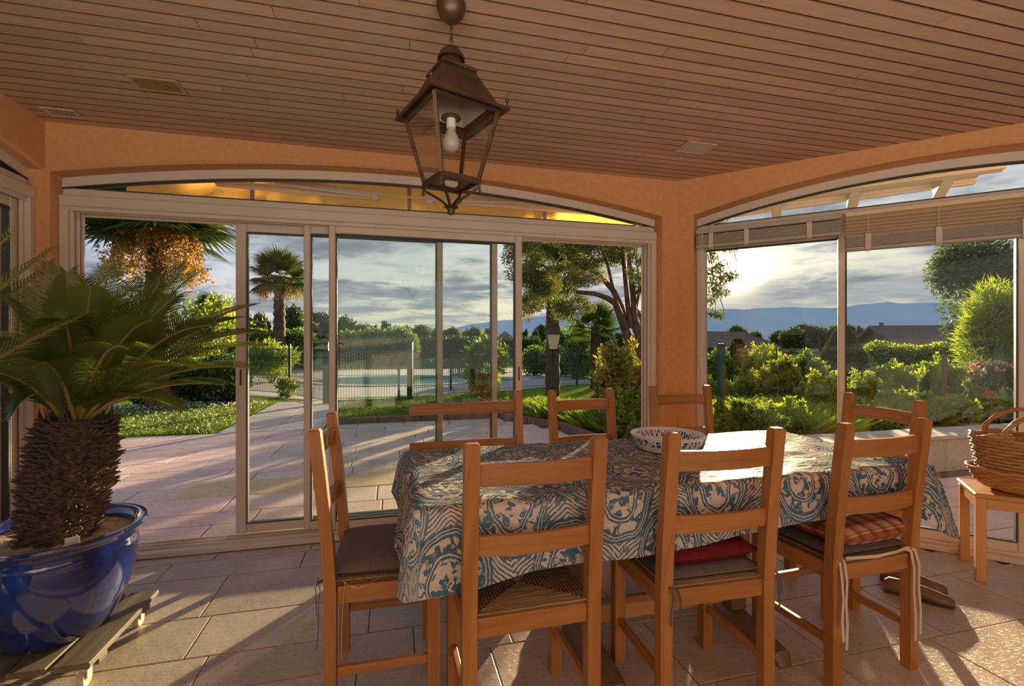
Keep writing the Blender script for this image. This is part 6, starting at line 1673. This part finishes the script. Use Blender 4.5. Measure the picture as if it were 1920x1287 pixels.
# distant trees
protos = []
for k in range(5):
    r = np.random.default_rng(200 + k); bl = rand_blobs((0, 0, .52), (.42, .42, .46) if k != 3 else (.25, .25, .5), 9, .5, r) + [((0, 0, .30), (.36, .36, .30))]
    p_, d_ = blob_points(bl, 900, r, .75); V, Fq = leaf_arrays(p_, .085, d_ + r.normal(size=d_.shape) * .6, .7, r)
    me = quads_mesh('foliage', V, Fq, core_of(bl, .86)); me.materials.append(M['leaf_far']); me.materials.append(M['core']); tm = MB(); tm.tube([(0, 0, 0), (0, 0, .5)], .03, 6); me2 = bpy.data.meshes.new('trunk'); me2.from_pydata([tuple(v) for v in tm.v], [], tm.f); me2.materials.append(M['bark']); protos.append((me, me2))
r = np.random.default_rng(300)
def far_tree(label, px, y, ytop, wpx, k, group):
    x = (px - 960) / F_PX * y; h = hz(ytop, y); w = wpx * y / F_PX
    t = thing('distant_tree', label, 'tree', (x, y, GZ), r.uniform(0, 6.28), group); t.scale = (w / .72, w / .72, h)
    for me, nm in zip(protos[k], ('foliage', 'trunk')):
        o = put(bpy.data.objects.new(nm, me)); o.parent = t
        if nm == 'foliage': stuff(o)
ORD = ['first', 'second', 'third', 'fourth', 'fifth', 'sixth', 'seventh', 'eighth', 'ninth', 'tenth', 'eleventh', 'twelfth', 'thirteenth', 'fourteenth', 'fifteenth', 'sixteenth', 'seventeenth', 'eighteenth', 'nineteenth', 'twentieth', 'twenty-first', 'twenty-second', 'twenty-third', 'twenty-fourth', 'twenty-fifth', 'twenty-sixth', 'twenty-seventh', 'twenty-eighth']
SHP = ['round-crowned', 'broad', 'bushy', 'slim pointed', 'lumpy']
for nth, (px, yt, w, k) in enumerate(((470, 590, 36, 0), (492, 582, 30, 1), (552, 575, 46, 2), (575, 600, 40, 0), (600, 580, 44, 1), (622, 600, 36, 4), (645, 590, 40, 0), (668, 612, 36, 2), (686, 604, 44, 1), (706, 606, 36, 4), (724, 603, 26, 3), (745, 616, 36, 0), (762, 612, 38, 2), (783, 606, 46, 1), (800, 609, 40, 4), (820, 618, 36, 0), (846, 614, 34, 2), (866, 618, 34, 1), (888, 611, 32, 0), (905, 622, 34, 4), (918, 614, 28, 2), (985, 618, 18, 3), (1003, 620, 22, 3), (1012, 606, 24, 0), (1060, 624, 46, 1), (1085, 628, 40, 4), (1130, 612, 44, 2), (1155, 622, 40, 0))):
    far_tree(SHP[k] + ' dark green tree, ' + ORD[nth] + ' from the left in the far tree line', px, 66 + (nth * 7) % 18, yt, w, k, 'trees in the far tree line')
for nth, (px, yt, w, k) in enumerate(((1382, 610, 34, 2), (1412, 619, 28, 1), (1462, 618, 30, 0), (1484, 611, 42, 4), (1510, 608, 44, 2), (1538, 612, 40, 0), (1560, 607, 44, 1), (1592, 610, 40, 2), (1612, 611, 20, 3))):
    far_tree(SHP[k] + ' green tree, ' + ORD[nth] + ' from the left of those seen over the rose garden', px, 63 + (nth * 5) % 13, yt, w, k, 'trees before the mountains')
# mountains
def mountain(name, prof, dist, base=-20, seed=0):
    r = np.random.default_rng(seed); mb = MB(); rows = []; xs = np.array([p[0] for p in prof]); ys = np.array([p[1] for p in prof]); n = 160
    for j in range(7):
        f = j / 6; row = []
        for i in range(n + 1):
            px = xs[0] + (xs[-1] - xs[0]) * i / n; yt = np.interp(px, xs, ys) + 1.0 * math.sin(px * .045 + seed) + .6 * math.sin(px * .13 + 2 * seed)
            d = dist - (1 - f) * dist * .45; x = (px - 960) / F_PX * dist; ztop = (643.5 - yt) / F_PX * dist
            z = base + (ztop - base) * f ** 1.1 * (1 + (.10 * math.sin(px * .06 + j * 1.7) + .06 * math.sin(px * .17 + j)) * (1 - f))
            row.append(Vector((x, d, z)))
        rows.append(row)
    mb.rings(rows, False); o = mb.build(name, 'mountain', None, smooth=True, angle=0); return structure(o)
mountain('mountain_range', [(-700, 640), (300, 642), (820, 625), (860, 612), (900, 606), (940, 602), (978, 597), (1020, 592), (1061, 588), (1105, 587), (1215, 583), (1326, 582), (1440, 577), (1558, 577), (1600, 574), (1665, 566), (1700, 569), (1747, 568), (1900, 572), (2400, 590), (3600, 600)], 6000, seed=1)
